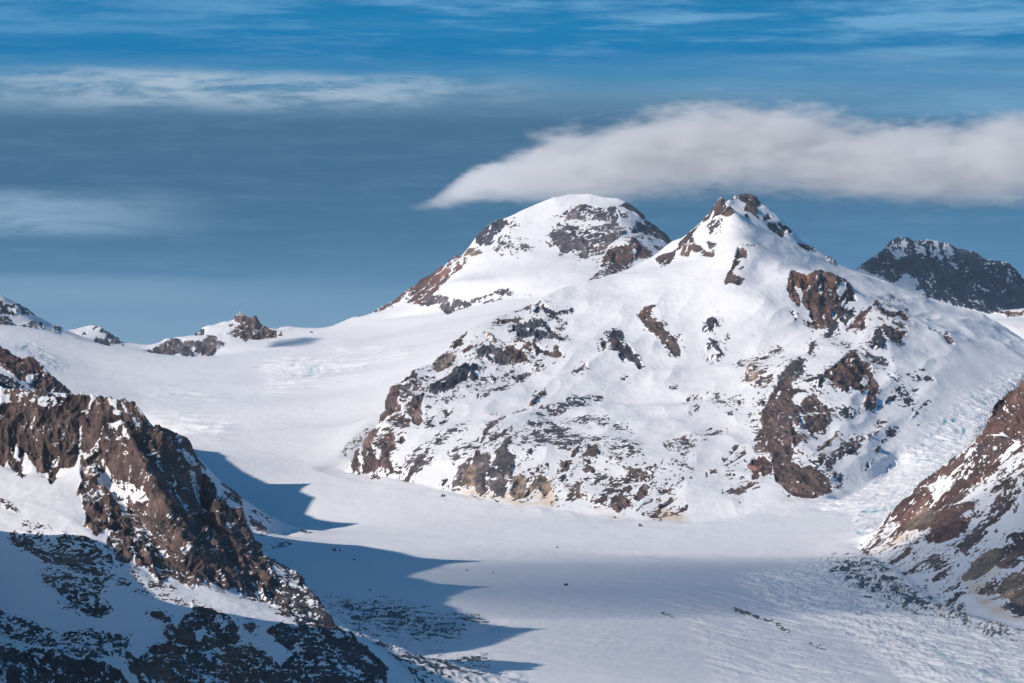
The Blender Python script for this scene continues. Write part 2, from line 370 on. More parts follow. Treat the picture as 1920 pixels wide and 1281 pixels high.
'G': """
F .12 b 1 1614,1035 1690,945 1830,830 1880,745 1925,700 1925,1180 1840,1150 1770,1135 1700,1090
19 .97 r 0 1930,150 1900,190 1800,280 1670,350 1600,470 1530,640 1420,800 1500,790 1560,720 1700,690 1780,740 1850,760 1930,720
19 .72 b 1 1420,805 1300,890 1200,960 1100,1040 950,1140 870,1200 810,1290 1300,1290 1450,1150 1600,1060 1700,950 1860,900 1930,840 1930,740 1780,740 1560,720
19 .06 b 1 1250,1000 1380,850 1470,830 1330,990 1260,1080
19 .15 b 1 1580,860 1660,820 1640,870
19 .1 b 1 1480,1030 1600,940 1560,1010
19 .15 b 1 1600,1000 1860,760 1900,820 1640,1020
19 .1 b 1 1760,750 1860,780 1840,810
19 .3 b 1 1170,1060 1260,1010 1220,1080
19 .12 b 1 1320,1290 1500,1140 1700,1060 1860,940 1930,920 1930,960 1560,1290
19 .55 b 1 1560,1290 1700,1130 1930,1000 1930,1290
20 .8 r 1 290,920 430,790 520,640 680,450 800,370 850,270 980,150 1120,60 1400,0 1700,0 1640,100 1500,200 1300,320 1240,430 1200,580 1000,680 700,740 560,870 330,970
20 .4 r 1 290,920 430,790 520,640 660,560 700,700 560,850 330,970
20 .03 r 1 950,280 1090,160 1190,170 1210,220 1100,370 1000,520 970,490 1020,430 1000,340
20 .05 r 1 790,420 850,370 790,470
20 .1 r 1 840,540 900,500 850,560
20 .2 r 1 1180,100 1320,40 1280,120 1180,180
20 .97 t 1 820,600 870,520 960,480 1000,520 1050,540 1000,650 850,680 720,730 740,680
20 .15 t 1 340,970 600,800 700,740 880,700 840,740 600,880 450,950
20 .97 r 0 1000,660 1080,540 1200,480 1330,420 1420,430 1420,520 1380,620 1350,740 1200,830 1100,860 960,860 940,780
20 0 r 0 1290,550 1390,500 1410,560 1320,590
20 .87 b 1 580,1050 740,910 800,900 780,970 640,1080
20 .55 g 1 440,960 560,880 900,830 860,860 600,900
20 .72 b 1 1200,380 1350,310 1400,350 1250,440
20 .62 b 1 1430,700 1600,480 1760,130 1850,180 1900,300 1780,500 1600,700 1400,900 1320,970 1200,1000 1350,780
20 .1 b 1 1260,440 1500,240 1700,100 1800,0 1930,0 1760,110 1560,300 1440,400
20 .12 b 1 1090,870 1320,770 1250,880 1000,970 640,1110 600,1090 850,960
20 .1 b 1 1640,700 1820,500 1900,300 1930,300 1930,420 1740,720 1400,1050 1270,1200 1170,1160 1260,930 1310,940 1330,1000 1500,860
20 .97 t 1 1300,1200 1480,980 1640,900 1740,900 1700,950 1560,1060 1480,1140 1350,1220
20 .92 b 1 1650,1060 1760,770 1930,730 1930,960 1860,1080 1780,1110 1700,1110
20 .93 t 1 1560,1290 1700,1200 1930,1080 1930,1290
20 .5 b 1 700,1190 900,1050 1160,950 1180,1000 1040,1220 990,1230 1060,1100 930,1130
21 .87 b 1 590,90 700,0 800,0 680,80 600,120
21 .55 b 1 680,230 760,180 880,130 1000,30 1200,0 1240,50 1160,190 1080,260 1000,250 1060,140 940,130
21 .7 b 1 900,330 950,250 940,320
21 .93 t 1 1300,240 1470,40 1640,0 1740,0 1860,0 1850,80 1790,140 1700,140 1640,110 1560,180 1440,250 1320,260
21 .92 b 1 1640,110 1700,0 1860,0 1850,80 1790,140 1700,140
21 .4 b 1 1090,380 1300,270 1200,370
21 .75 b 1 1140,480 1230,380 1340,370 1200,470 1150,500
21 .75 b 1 950,540 1100,450 1080,500 980,550
21 .8 b 0 1150,570 1210,490 1200,540
21 .72 b 0 1240,540 1310,460 1330,500 1260,550
21 .95 t 1 1480,350 1560,300 1640,290 1930,110 1930,490 1800,470 1760,420 1640,370 1540,400 1480,390
21 .15 t 1 1600,330 1770,170 1760,200 1640,340
21 .8 k 0 1720,450 1800,470 1930,500 1930,600 1800,570 1760,510
""",
'T': """
F .06 b 1 655,875 690,800 730,720 800,670 880,610 1000,570 1060,560 1060,700 1000,760 1180,790 1320,800 1400,800 1410,900 1440,930 1300,975 1100,962 900,940 760,905
F .02 b 1 1060,600 1400,560 1440,760 1300,790 1060,740
F .06 k 1 1440,600 1700,560 1720,760 1660,880 1580,910 1440,900 1400,760
F .13 b 1 690,790 780,720 900,660 1000,600 1060,610 1050,690 960,720 860,760 760,800 700,850
F .12 b 1 860,860 960,790 1100,800 1260,850 1300,960 1100,955 900,935
12 .95 b 0 530,80 720,-10 780,0 640,90 560,110 590,200 550,290 600,340 600,380 520,400 460,470 390,520 395,450 435,330 465,250 515,140
12 .77 g 0 600,130 700,110 690,180 640,200 590,190
12 .9 b 0 650,330 700,280 820,200 820,260 790,330 800,420 820,490 780,540 720,500 690,400 640,360
12 .6 k 0 820,500 900,480 940,520 930,560 850,550
12 .8 k 0 970,510 1050,470 1040,490 980,520
12 .7 k 0 1020,340 1070,360 1060,420 1030,380
12 .35 b 1 380,560 640,560 560,620 460,620 400,800 340,700
12 .4 b 1 460,470 600,400 700,480 640,560 480,540
12 .9 b 0 220,700 330,600 360,560 380,580 300,690 310,800 360,860 350,960 300,1000 220,1020 210,900 215,780
12 .88 b 0 430,640 500,610 540,640 520,720 560,760 480,800 500,900 530,990 500,1030 480,960 400,950 330,1000 310,980 380,880 400,800 410,750 450,700
12 .85 b 0 105,900 165,750 190,780 160,850 190,920 180,1020 120,1000
12 .85 b 0 570,690 610,640 650,680 600,720
12 .85 b 1 630,1100 680,1010 720,940 720,880 830,780 880,760 860,800 790,860 760,940 700,1050 690,1110
12 .6 b 1 820,920 910,840 900,870 830,940
12 .5 b 0 290,1030 370,1010 380,1070 300,1060
12 .5 b 0 480,1000 640,990 640,1030 500,1030
12 .82 g 0 1000,1140 1060,1050 1070,1080 1020,1150
12 .3 g 1 880,690 1260,480 1250,520 1000,700
12 .3 g 1 1100,690 1280,560 1240,600
12 .4 g 1 680,830 800,720 780,760 700,840
12 .45 g 1 1100,760 1330,700 1350,740 1200,850 1150,900
12 .35 g 1 640,950 720,820 900,820 840,920 760,1030
12 .6 g 1 1450,460 1520,400 1500,430
12 .87 b 1 1560,500 1640,440 1600,500 1480,560 1420,650 1390,710 1380,700 1430,570
12 .75 b 1 1390,710 1500,640 1670,540 1640,580 1450,690
12 .92 g 1 1690,610 1690,680 1640,740 1660,800 1720,830 1740,960 1700,1060 1650,1020 1620,1080 1580,1060 1480,1050 1440,1060 1450,1230 1400,1230 1350,1190 1340,1000 1320,880 1370,760 1400,830 1500,830 1480,900 1560,900 1560,780 1600,700
12 .2 g 0 1490,870 1550,830 1540,900 1490,970
12 .2 g 0 1530,950 1620,990 1560,1000
12 .78 g 1 1120,1110 1190,950 1270,880 1330,850 1320,920 1230,1030 1200,1150 1130,1140
12 1 t 1 1340,920 1350,1160 1280,1110 1200,1150 1240,1040
12 .95 r 0 1350,770 1380,770 1370,880 1340,850
12 .77 g 0 1480,1100 1640,1080 1640,1200 1600,1250 1500,1190
14 1 t 1 65,910 190,715 215,740 240,860 210,940 160,950
14 1 t 1 215,950 330,770 440,735 490,800 500,860 440,930 420,880 390,870 390,800 260,930
14 .7 k 0 230,800 270,850 240,860
13 .82 b 1 650,520 700,440 760,360 830,320 830,340 780,430 700,500
13 .67 t 1 470,640 630,540 700,560 720,610 620,680 540,720 480,680
13 .7 k 1 470,640 630,530 680,540 600,590 480,650
13 .55 b 1 320,690 470,620 400,660 330,710
13 .74 b 1 100,830 200,780 320,700 300,750 200,800 180,850 280,870 260,930 170,940 140,900
13 .5 b 0 370,780 450,750 470,800 400,830
13 .4 b 0 290,830 400,840 380,900 280,900
13 .4 t 1 720,460 900,420 880,450 800,470
13 .82 r 1 780,550 880,460 890,520 830,550
13 .95 k 1 460,900 620,790 690,760 800,680 820,650 840,720 830,800 760,850 680,910 640,920 520,960 460,940
13 .15 k 1 510,860 640,830 580,880
13 .82 k 0 830,720 870,680 930,660 940,690 880,720 940,790 900,810 840,790
13 .82 g 0 670,700 740,670 740,720 700,750
13 .78 r 0 1110,265 1200,205 1340,205 1350,250 1280,240 1220,260
13 .92 k 0 1290,260 1340,260 1580,235 1640,280 1690,330 1680,380 1760,400 1830,420 1760,440 1680,420 1640,370 1560,430 1490,400 1340,380 1330,330 1290,340
13 .08 k 0 1480,285 1610,300 1640,350 1500,320
13 .1 k 0 1340,310 1470,300 1460,330
13 .84 g 0 930,580 960,490 1060,470 1130,480 1200,520 1280,480 1340,520 1340,570 1430,600 1430,640 1340,650 1280,640 1220,670 1130,670 1050,620 1000,600
13 .84 r 0 1210,480 1290,480 1430,600 1430,640 1340,650 1290,640 1280,560
13 .15 g 0 1050,540 1130,580 1080,610 1040,580
13 .2 g 0 1220,580 1270,570 1270,610
13 .92 r 0 1370,500 1430,450 1500,470 1590,530 1540,575 1430,540
13 .7 b 0 1600,560 1650,580 1740,600 1780,570 1740,500 1700,480 1700,500 1740,560 1640,550
13 .7 t 0 1010,370 1060,370 1130,420 1110,440 1060,400
13 .7 k 0 1490,130 1560,75 1620,75 1650,130 1720,130 1880,90 1900,120 1720,180 1800,200 1780,220 1720,200 1620,170 1590,110 1540,160
13 .5 b 0 1280,130 1480,70 1330,140
13 .5 k 0 1760,280 1800,270 1780,310
13 .77 g 0 1280,780 1450,730 1470,750 1340,830
13 .77 r 0 1480,710 1620,660 1540,710
13 .62 g 0 1060,780 1120,790 1100,860 1070,800
13 .45 g 0 930,700 1000,690 1000,800 1060,850 1040,890 980,840
13 .5 b 1 970,960 1250,860 1240,880 1000,980
13 .5 g 1 1160,780 1300,720 1240,780 1180,800
13 .62 b 1 1450,1030 1560,930 1620,930 1480,1050
13 .4 b 1 1260,1170 1450,1040 1440,1060
13 .8 g 1 1040,1280 1220,1180 1180,1230 1100,1280
13 .35 g 1 1540,1100 1850,1010 1920,1060 1700,1170 1500,1180
15 .95 b 2 725,280 800,185 920,178 840,215 860,290 920,350 970,350 980,410 1040,470 1120,490 1110,530 1150,610 1155,680 1090,680 1040,600 1000,550 900,460 830,430 790,350
15 .1 b 0 1050,490 1090,510 1080,530
15 .95 r 2 725,280 800,185 920,178 840,215 820,290 770,310
15 .8 k 2 400,520 480,440 580,440 590,540 650,620 730,730 770,800 740,820 700,750 650,740 600,700 580,740 540,700 560,650 490,640 460,560
15 .85 r 2 460,560 500,520 560,640 500,640
15 .82 r 0 365,560 400,540 410,600 375,640
15 .87 k 0 1410,310 1470,285 1530,350 1520,390 1490,370 1480,400 1430,440
15 .72 k 2 1450,500 1480,510 1540,600 1590,650 1570,670 1460,560
15 .72 k 0 1410,560 1440,540 1440,600 1410,630
15 .58 k 0 1450,660 1550,650 1550,690 1460,690
15 .7 b 2 1570,470 1620,530 1600,530
15 .6 b 1 100,860 200,770 220,830 120,870
15 .5 k 0 1080,990 1110,970 1090,1010
15 .6 k 0 580,890 610,880 600,900
15 .35 k 0 0,1090 340,1090 340,1190 0,1180
23 .6 t 0 1370,180 1420,120 1500,150 1560,240 1480,300 1440,320 1380,310
23 .5 b 1 1400,80 1620,0 1700,20 1500,60
23 .58 g 0 1270,80 1350,70 1300,140
23 .42 b 1 1480,180 1700,200 1600,370 1510,370
23 .9 r 0 850,600 920,565 880,605
23 .75 b 0 1240,510 1300,480 1330,520
23 .36 b 0 780,490 1010,470 950,500 800,520
23 .36 b 0 1000,470 1240,510 1100,520
23 .52 b 0 1180,640 1250,580 1240,640
23 .5 b 1 960,840 1000,820 1150,790 1160,800 1000,850
23 .27 b 0 700,880 900,880 830,1010 700,1000 580,930
23 .6 k 1 1390,710 1500,650 1500,680 1400,720
23 .4 b 0 1320,620 1460,625 1400,635
23 .7 b 0 1490,530 1540,480 1580,500 1520,550
23 .45 b 1 1010,1210 1300,960 1310,970 1030,1210
23 .4 b 1 1130,1150 1350,1010 1400,1010 1200,1130
23 .5 b 0 1170,1220 1240,1210 1200,1240
23 .62 b 0 0,740 90,710 180,720 60,740
23 .6 k 0 110,760 160,770 130,775
14 .37 g 1 180,280 560,200 850,320 760,400 620,400 480,380 400,360 200,380
14 .42 k 1 270,180 500,145 700,210 830,320 640,230 480,180 300,210
14 .3 g 1 640,140 1000,130 1320,280 1100,220 900,200
14 .4 g 1 860,170 1060,120 980,180 900,200
14 .87 b 1 690,520 720,440 800,380 770,440 740,510 700,530
14 .87 b 0 820,490 900,410 960,400 970,500 900,500
14 .82 b 0 600,640 640,580 720,550 690,610 690,660
14 .77 b 0 810,640 860,600 940,640 940,690 860,690
14 .52 b 0 810,560 890,540 890,580
14 .62 k 0 220,470 300,430 300,490
14 .62 k 0 340,360 430,340 390,380
14 .5 k 0 140,420 210,380 180,420
14 .6 k 0 170,540 190,500 200,540
14 .6 k 0 250,540 270,510 275,540
14 .62 k 1 580,740 660,700 660,750 620,800
14 .82 b 0 680,930 700,860 760,800 830,780 780,870 810,940 760,950 760,860 720,930
14 .5 g 1 880,760 1060,690 1050,730 940,790
14 .52 b 1 1100,800 1500,600 1560,600 1500,760 1300,780 1000,890 1060,830
14 .6 b 1 1280,640 1400,620 1380,680 1240,740
14 .5 b 1 420,640 430,690 410,690
14 .6 b 0 270,700 350,700 280,720
14 .87 b 0 940,1010 960,970 1040,920 1050,960 1000,1010
14 .94 b 0 1090,1010 1130,940 1200,890 1240,960 1290,970 1280,1030 1200,1060 1160,1090 1110,1050
14 .55 b 1 1200,860 1280,790 1300,820 1260,880 1060,920 1060,880
14 .9 b 0 1340,960 1360,900 1420,790 1470,850 1460,920 1400,960 1370,990
14 .77 b 1 1370,1060 1410,1010 1520,930 1520,970 1400,1060
14 .72 b 1 1500,1110 1560,1050 1700,930 1720,980 1640,1020 1540,1120
14 1 t 1 1600,1130 1660,1040 1650,1100
14 .6 b 0 1640,1100 1770,1080 1700,1110
14 .62 b 0 1570,870 1700,830 1710,860 1600,910
14 .6 k 0 1750,830 1840,820 1830,832
14 .38 g 0 1500,600 1760,650 1600,640
14 .25 b 0 1600,580 1920,560 1920,660 1700,640
14 .5 b 0 1680,735 1900,735 1890,747 1690,750
14 .35 g 1 880,340 1220,360 1380,520 1200,480 1000,360
14 .5 b 1 1100,540 1220,520 1160,580 1100,560
14 .5 k 1 1200,370 1280,420 1360,460 1240,410
14 .75 r 0 1320,380 1390,400 1340,410
14 .3 b 1 540,990 640,910 600,990
14 .3 k 1 660,220 820,310 780,310 660,250
14 .7 b 0 1780,1060 1830,1010 1800,1060
10 .77 b 1 500,400 560,330 640,240 690,160 740,150 760,220 840,320 780,360 700,330 640,350 590,400 640,330 640,280 560,370
10 .45 g 0 550,430 700,340 720,400 640,420 600,500 560,460
10 .3 g 0 560,480 720,400 720,500 600,530
10 .8 g 0 770,320 830,310 800,360
10 .73 b 1 110,860 40,770 130,740 230,700 330,570 400,520 440,590 450,640 500,660 520,680 600,720 650,740 630,770 560,760 460,720 400,670 390,770 290,730 340,640 250,720 190,820
10 .52 g 1 560,600 680,630 640,720 600,700
10 .62 b 1 330,570 440,450 500,400 440,470 370,560
10 .82 b 2 790,180 890,110 980,120 1080,150 1160,250 1130,240 1060,270 1060,330 1100,380 1180,330 1200,380 1120,390 1000,310 940,290 960,210 900,200 880,160
10 .82 k 2 1020,150 1090,160 1140,240 1060,270 1010,220
10 .7 k 2 940,330 980,330 970,400
10 .74 k 2 1150,430 1300,420 1380,460 1340,520 1310,560 1230,500
10 .8 k 2 1370,470 1410,500 1390,530
10 .87 k 2 1450,620 1590,630 1650,680 1640,690 1530,670
10 .82 b 2 1770,745 1800,735 1880,820 1790,790
10 .9 b 1 735,1010 760,940 820,840 880,680 940,720 960,770 880,780 840,870 800,940 880,950 930,980 880,1050 820,1030 740,1040
10 .2 b 1 860,790 960,770 860,860
10 .7 b 1 870,890 930,860 900,890
10 .4 b 0 900,660 1050,670 950,680
16 .85 r 0 190,290 240,145 330,200 380,210 420,200 480,155 540,155 620,155 700,205 780,235 870,350 900,440 810,440 740,560 690,650 640,720 600,740 480,760 450,720 460,690 400,680 430,550 380,520 340,490 360,350 320,320 260,290 270,340 320,450 310,510 280,510 270,460 230,430 200,340
16 1 o 0 270,260 300,200 420,200 390,290 360,400 340,330 300,310
16 .03 r 0 500,270 540,260 540,400 500,380
16 .1 r 0 580,270 640,360 620,440 590,360
16 .12 r 1 680,310 760,260 790,330 720,440 690,400
16 .08 r 0 610,470 680,580 700,610 640,660 630,560
16 .3 r 1 730,470 800,370 800,450 730,520
16 .3 r 0 400,290 440,290 420,360
16 .2 r 0 540,600 570,620 550,700
16 .87 k 1 720,640 760,520 860,520 870,580 780,720
16 .82 k 1 570,830 650,680 700,660 690,740 610,800
16 .7 k 2 210,540 260,570 290,640 230,570
16 .87 r 1 810,730 920,570 1020,490 1050,510 980,570 960,640 990,720 950,750 880,720
16 .92 r 0 1055,450 1090,435 1105,490 1060,490
16 .87 r 2 1100,490 1180,540 1280,580 1340,565 1400,650 1370,640 1300,590 1250,630 1140,570
16 .94 b 0 1130,710 1250,730 1330,760 1400,760 1340,820 1320,870 1220,840 1160,770
16 .77 k 1 1030,850 1070,740 1120,730 1170,850 1150,930 1080,940 1000,920 960,860
16 .5 k 2 920,890 1060,1000 1110,1020 1000,1000 930,920
16 .87 b 2 1600,735 1700,775 1790,805 1860,900 1800,890 1740,820 1620,760
16 .5 b 2 1250,650 1400,720 1350,730 1230,690
16 .87 b 1 400,1000 430,880 480,860 440,970
16 .82 g 1 100,1230 220,1110 320,1020 350,1060 330,1140 380,1150 280,1240 160,1280 100,1280
16 .6 b 2 1300,440 1420,540 1380,520 1310,460
16 .5 b 2 1150,330 1270,430 1240,420
16 .3 b 0 720,830 820,870 660,900 640,930
16 .62 b 1 0,950 130,900 120,950 0,970
17 .74 k 1 530,270 650,190 740,55 790,110 770,190 720,260 660,240 560,370 500,450
17 .94 b 0 280,860 370,740 360,680 400,540 450,450 500,370 560,300 640,280 680,370 780,390 660,470 690,540 720,530 800,590 720,600 740,690 780,770 720,750 640,620 620,640 700,780 740,850 820,860 760,880 730,950 690,960 640,880 680,1000 650,1100 760,1150 850,1140 900,1200 960,1240 960,1280 510,1280 470,1080 460,1000 400,960 360,900 290,890
17 .4 b 0 500,420 600,330 560,420 500,500
17 .82 b 0 740,510 820,460 850,430 900,410 960,500 1010,530 1090,600 1040,580 1070,690 1030,690 990,600 960,590 820,630 780,570
17 .92 b 0 800,640 880,630 970,610 1030,740 1000,780 960,750 900,760 880,840 850,820 800,730
17 .2 b 0 760,530 800,600 920,560 860,600 790,640
17 .78 k 0 820,280 1000,205 1010,260 970,330 990,390 940,360 880,300 830,300
17 .96 r 0 1000,200 1150,100 1220,5 1300,-5 1370,60 1450,120 1470,200 1500,290 1530,400 1500,420 1510,540 1450,580 1400,570 1370,550 1400,480 1440,380 1360,420 1280,370 1250,330 1220,400 1170,390 1110,330 1070,300 1010,250
17 .07 r 0 1340,320 1400,210 1440,230 1460,290 1400,350
17 .3 r 0 1200,70 1320,40 1300,90
17 .1 r 2 1050,160 1080,230 1060,210
17 .1 r 2 1200,80 1250,150 1230,140
17 1 t 1 910,1010 1000,920 1115,800 1135,830 1040,920 930,1010
17 .87 g 0 1050,1010 1130,960 1180,930 1240,900 1330,880 1340,970 1260,1040 1200,1030 1130,1090 1100,1050
17 .1 g 0 1165,940 1185,940 1210,1050 1190,1040
17 .87 g 0 990,1120 1060,1060 1100,1090 1040,1170
17 .52 g 0 1200,890 1330,830 1330,880
17 .87 g 0 1340,830 1390,880 1360,890
17 .82 g 0 1400,840 1450,820 1440,880
17 .82 g 1 1470,850 1540,780 1500,850
17 .58 k 1 1580,800 1720,760 1650,810
17 .77 g 0 1470,980 1550,960 1540,990
17 .72 g 0 1560,880 1600,860 1570,900
17 .87 g 0 1400,1140 1420,1110 1440,1160 1420,1170
17 .42 k 0 1120,660 1140,580 1240,550 1310,590 1280,660 1150,690
17 .42 k 2 1460,90 1560,60 1700,170 1580,150
17 .62 k 1 1590,490 1700,430 1720,460 1600,500
17 .42 k 2 1600,200 1720,300 1650,290
17 .37 k 1 1680,400 1920,360 1920,480 1750,420
17 .6 k 1 1840,690 1920,590 1920,620 1860,680
17 .5 k 0 1540,690 1600,690 1580,715
17 .82 r 0 220,1130 290,1060 350,1050 400,1060 470,1130 460,1180 400,1240 340,1200 330,1260 270,1280 280,1200
17 .52 b 1 270,950 420,900 450,990 300,1010
17 .45 b 0 680,1000 780,1020 760,1120 660,1080
17 .5 b 0 850,1120 960,1050 1000,1100 900,1180
18 .96 b 2 470,340 520,330 640,370 760,430 840,400 960,480 1030,530 1070,570 1080,640 1030,670 940,710 880,730 720,720 640,680 570,600 510,550 500,480
18 .2 b 2 860,580 900,680 880,690
18 .2 b 2 680,560 740,660 720,650
18 .2 b 0 1005,600 1020,600 1030,660 1015,660
18 .82 r 0 230,380 290,320 340,310 400,320 470,380 450,450 390,490 340,440 330,520 270,530 280,430
18 .72 g 0 1010,500 1100,450 1120,490 1060,530
18 .72 g 1 1120,520 1180,480 1150,540
18 .62 b 0 1080,570 1140,590 1130,605
18 .87 g 0 1000,380 1060,320 1090,380 1030,420
18 .67 b 1 0,650 180,590 320,560 270,600 200,640 60,670
18 .6 r 0 180,500 190,450 205,490
18 .38 b 0 40,760 300,730 150,750
18 .6 b 0 560,660 600,690 650,700 640,730
18 .5 b 0 0,460 60,470 20,490
19 .72 k 1 520,390 560,340 640,330 600,370 530,390
19 .52 k 2 540,100 630,170 640,200 580,180
19 .37 k 0 760,150 1000,160 1030,220 850,190
19 .52 k 0 820,70 930,80 900,100
19 .62 k 1 770,580 860,480 940,400 1030,400 900,450 800,560
19 .4 k 1 690,380 830,340 820,400 740,420
19 .52 k 1 660,250 760,280 640,300
19 .62 k 0 920,480 1010,480 960,500
19 .6 k 1 470,600 520,590 500,610
19 .62 k 1 510,700 660,650 640,680 560,720
19 .52 k 1 700,720 830,670 720,710
19 .52 k 1 850,630 930,600 870,640
19 .82 g 0 410,880 480,840 480,870 430,880
19 .82 g 1 490,780 520,750 540,770 500,790
""",
'W': """
F .55 b 2 1355,1134 1385,1141 1425,1157 1457,1170 1482,1184 1478,1187 1450,1174 1420,1161 1380,1145
F .5 b 2 1519,1204 1552,1219 1548,1222 1516,1208
F .45 b 2 1242,1146 1273,1159 1270,1162 1240,1149
22 .34 k 1 180,380 520,460 900,470 1150,520 1280,560 1400,620 1600,640 1700,720 1650,800 1200,880 900,760 780,820 560,720 480,600 300,480
22 .52 k 1 420,480 520,460 480,520
22 .55 k 1 480,600 740,620 640,700 560,680
22 .5 k 1 700,540 880,480 800,600 720,660
22 .5 k 1 900,580 1140,530 1060,640 900,640
22 .48 k 1 1000,680 1240,620 1160,720 1040,700
22 .48 k 1 1200,780 1450,700 1360,800
22 .37 k 2 700,900 900,950 1200,1020 1600,1000 1640,1060 1860,1150 1920,1290 960,1290 800,1050 680,900
22 .5 k 2 850,1000 1250,1020 1200,1070 940,1080
22 .1 k 0 780,860 1150,850 1300,980 1200,1010 900,930
22 .34 k 1 1640,1080 1900,980 1920,1180 1750,1140
22 .34 k 1 1500,580 1700,560 1900,640 1900,700 1650,680
21 .38 k 1 0,30 480,30 600,100 760,380 940,400 1000,560 860,600 760,480 520,460 420,440 230,340 0,180
21 .52 k 1 230,300 360,260 560,360 420,390 240,340
21 .36 t 1 940,540 1400,560 1920,620 1920,830 1500,760 1100,650
21 .25 k 2 400,430 760,470 880,600 620,540
2 .45 k 2 1500,720 1640,760 1850,850 1800,860 1600,790
2 .35 k 0 1400,960 1680,920 1640,960 1460,1010
12 .3 t 0 0,780 110,660 330,510 300,590 60,830 0,850
""",
'I': "",
}
# cream stained snow
STAINS = """
14 .8 0,960 100,920 500,870 540,920 560,1030 0,1010
12 .6 1150,1180 1400,1150 1920,1230 1920,1290 1300,1260
14 .55 880,960 960,1000 1100,1080 1320,1150 1100,1120 900,1040
14 .75 1480,1130 1640,1030 1860,1110 1800,1160 1520,1160
17 .7 880,1080 1000,990 1080,990 960,1080
12 .4 100,1000 260,1020 420,1060 300,1080
21 .8 1280,250 1480,240 1640,110 1700,150 1500,330 1480,430 1640,380 1800,580 1900,600 1920,660 1700,620 1440,450 1380,360
21 .6 1000,560 1120,500 1200,560 1100,620
20 .7 340,970 600,800 700,740 880,700 840,740 600,880 450,950
23 .5 1360,60 1460,60 1500,330 1380,320
18 .4 600,690 900,720 780,760 560,790
2 .4 1440,900 1700,880 1640,930 1500,960
"""
# exposed blue ice
BLUE = """
19 .9 1110,570 1160,560 1120,640 1100,640
19 .9 1200,540 1220,540 1215,600 1200,590
19 .9 1055,680 1070,680 1085,725 1065,720
19 .95 1300,660 1335,690 1280,780 1270,740 1310,700
19 .7 820,970 900,990 850,1005
19 .8 1080,980 1125,990 1060,1040
19 .8 1360,820 1390,830 1370,840
19 .9 1480,660 1500,660 1495,690
19 .9 1240,510 1262,520 1250,550
19 .5 660,980 760,1010 720,1020
20 .8 250,580 330,510 400,520 280,580
20 .6 330,540 560,480 540,510 400,560
20 .9 570,470 620,480 600,530
20 .7 210,680 250,720 330,780 300,800 240,750
20 .8 340,700 410,660 360,720
6 .6 150,640 240,580 290,640 230,700 150,690
6 .6 530,850 600,830 640,870 560,900
6 .4 400,740 560,770 580,830 480,830
7 .6 1620,650 1680,650 1650,680
7 .5 1780,690 1920,680 1920,760 1740,800
22 .55 560,620 700,560 900,490 720,680
22 .55 860,700 1000,580 1060,690 920,720
22 .4 1200,700 1500,600 1700,720 1300,820
21 .35 0,540 300,560 600,640 300,620
21 .35 900,900 1200,1050 1500,1180 1900,1290 1500,1250 1100,1080
"""
# ------------------------------------------------------------------ noise
_rng = np.random.default_rng(11)
_G = _rng.normal(size=(64 * 64 * 64, 3)).astype(np.float32)
_G /= np.linalg.norm(_G, axis=1, keepdims=True)
GX, GY, GZ = (np.ascontiguousarray(_G[:, i]) for i in range(3))

def _pn(x, y, z):
    xf = np.floor(x); yf = np.floor(y); zf = np.floor(z)
    xi = xf.astype(np.int32); yi = yf.astype(np.int32); zi = zf.astype(np.int32)
    fx = (x - xf).astype(np.float32); fy = (y - yf).astype(np.float32); fz = (z - zf).astype(np.float32)
    sx = fx * fx * fx * (fx * (fx * 6 - 15) + 10); sy = fy * fy * fy * (fy * (fy * 6 - 15) + 10)
    sz = fz * fz * fz * (fz * (fz * 6 - 15) + 10)
    X = ((xi & 63) << 12, ((xi + 1) & 63) << 12); Y = ((yi & 63) << 6, ((yi + 1) & 63) << 6); Zz = (zi & 63, (zi + 1) & 63)
    r = 0
    for a in (0, 1):
        wx = sx if a else 1 - sx; dx = fx - a
        for b in (0, 1):
            wy = wx * (sy if b else 1 - sy); dy = fy - b
            for c in (0, 1):
                h = X[a] | Y[b] | Zz[c]
                r = r + wy * (sz if c else 1 - sz) * (GX[h] * dx + GY[h] * dy + GZ[h] * (fz - c))
    return (r * 1.9).astype(np.float32)

def _facets(x, y, z):
    """broken rock: every cell of a jittered lattice is a tilted plane of its own"""
    xi = np.floor(x).astype(np.int32); yi = np.floor(y).astype(np.int32); zi = np.floor(z).astype(np.int32)
    best = np.full(x.shape, 9.0, np.float32); out = np.zeros(x.shape, np.float32)
    for a in (-1, 0, 1):
        for b in (-1, 0, 1):
            for c in (-1, 0, 1):
                X, Y, Z = xi + a, yi + b, zi + c
                h = ((X & 63) << 12) | ((Y & 63) << 6) | (Z & 63); g = h ^ 0x15A5A
                dx = x - X - 0.5 - 0.42 * GX[h]; dy = y - Y - 0.5 - 0.42 * GY[h]; dz = z - Z - 0.5 - 0.42 * GZ[h]
                d = dx * dx + dy * dy + dz * dz; m = d < best
                best = np.where(m, d, best)
                out = np.where(m, 0.9 * (dx * GX[g] + dz * GZ[g]) + 0.45 * GY[g], out)
    return out.astype(np.float32)

POOL = ThreadPoolExecutor(4)
def facets(x, y, z):
    n = x.size; k = max(4, n // 40000); bd = np.linspace(0, n, k + 1).astype(int)
    return np.concatenate(list(POOL.map(lambda i: _facets(x[bd[i]:bd[i + 1]], y[bd[i]:bd[i + 1]], z[bd[i]:bd[i + 1]]), range(k))))

def pnoise(x, y, z):
    n = x.size
    if n < 40000: return _pn(x, y, z)
    k = max(4, n // 60000)
    parts = [np.asarray(p) for p in (x, y, z)]
    bounds = np.linspace(0, n, k + 1).astype(int)
    res = POOL.map(lambda i: _pn(parts[0][bounds[i]:bounds[i + 1]], parts[1][bounds[i]:bounds[i + 1]], parts[2][bounds[i]:bounds[i + 1]]), range(k))
    return np.concatenate(list(res))

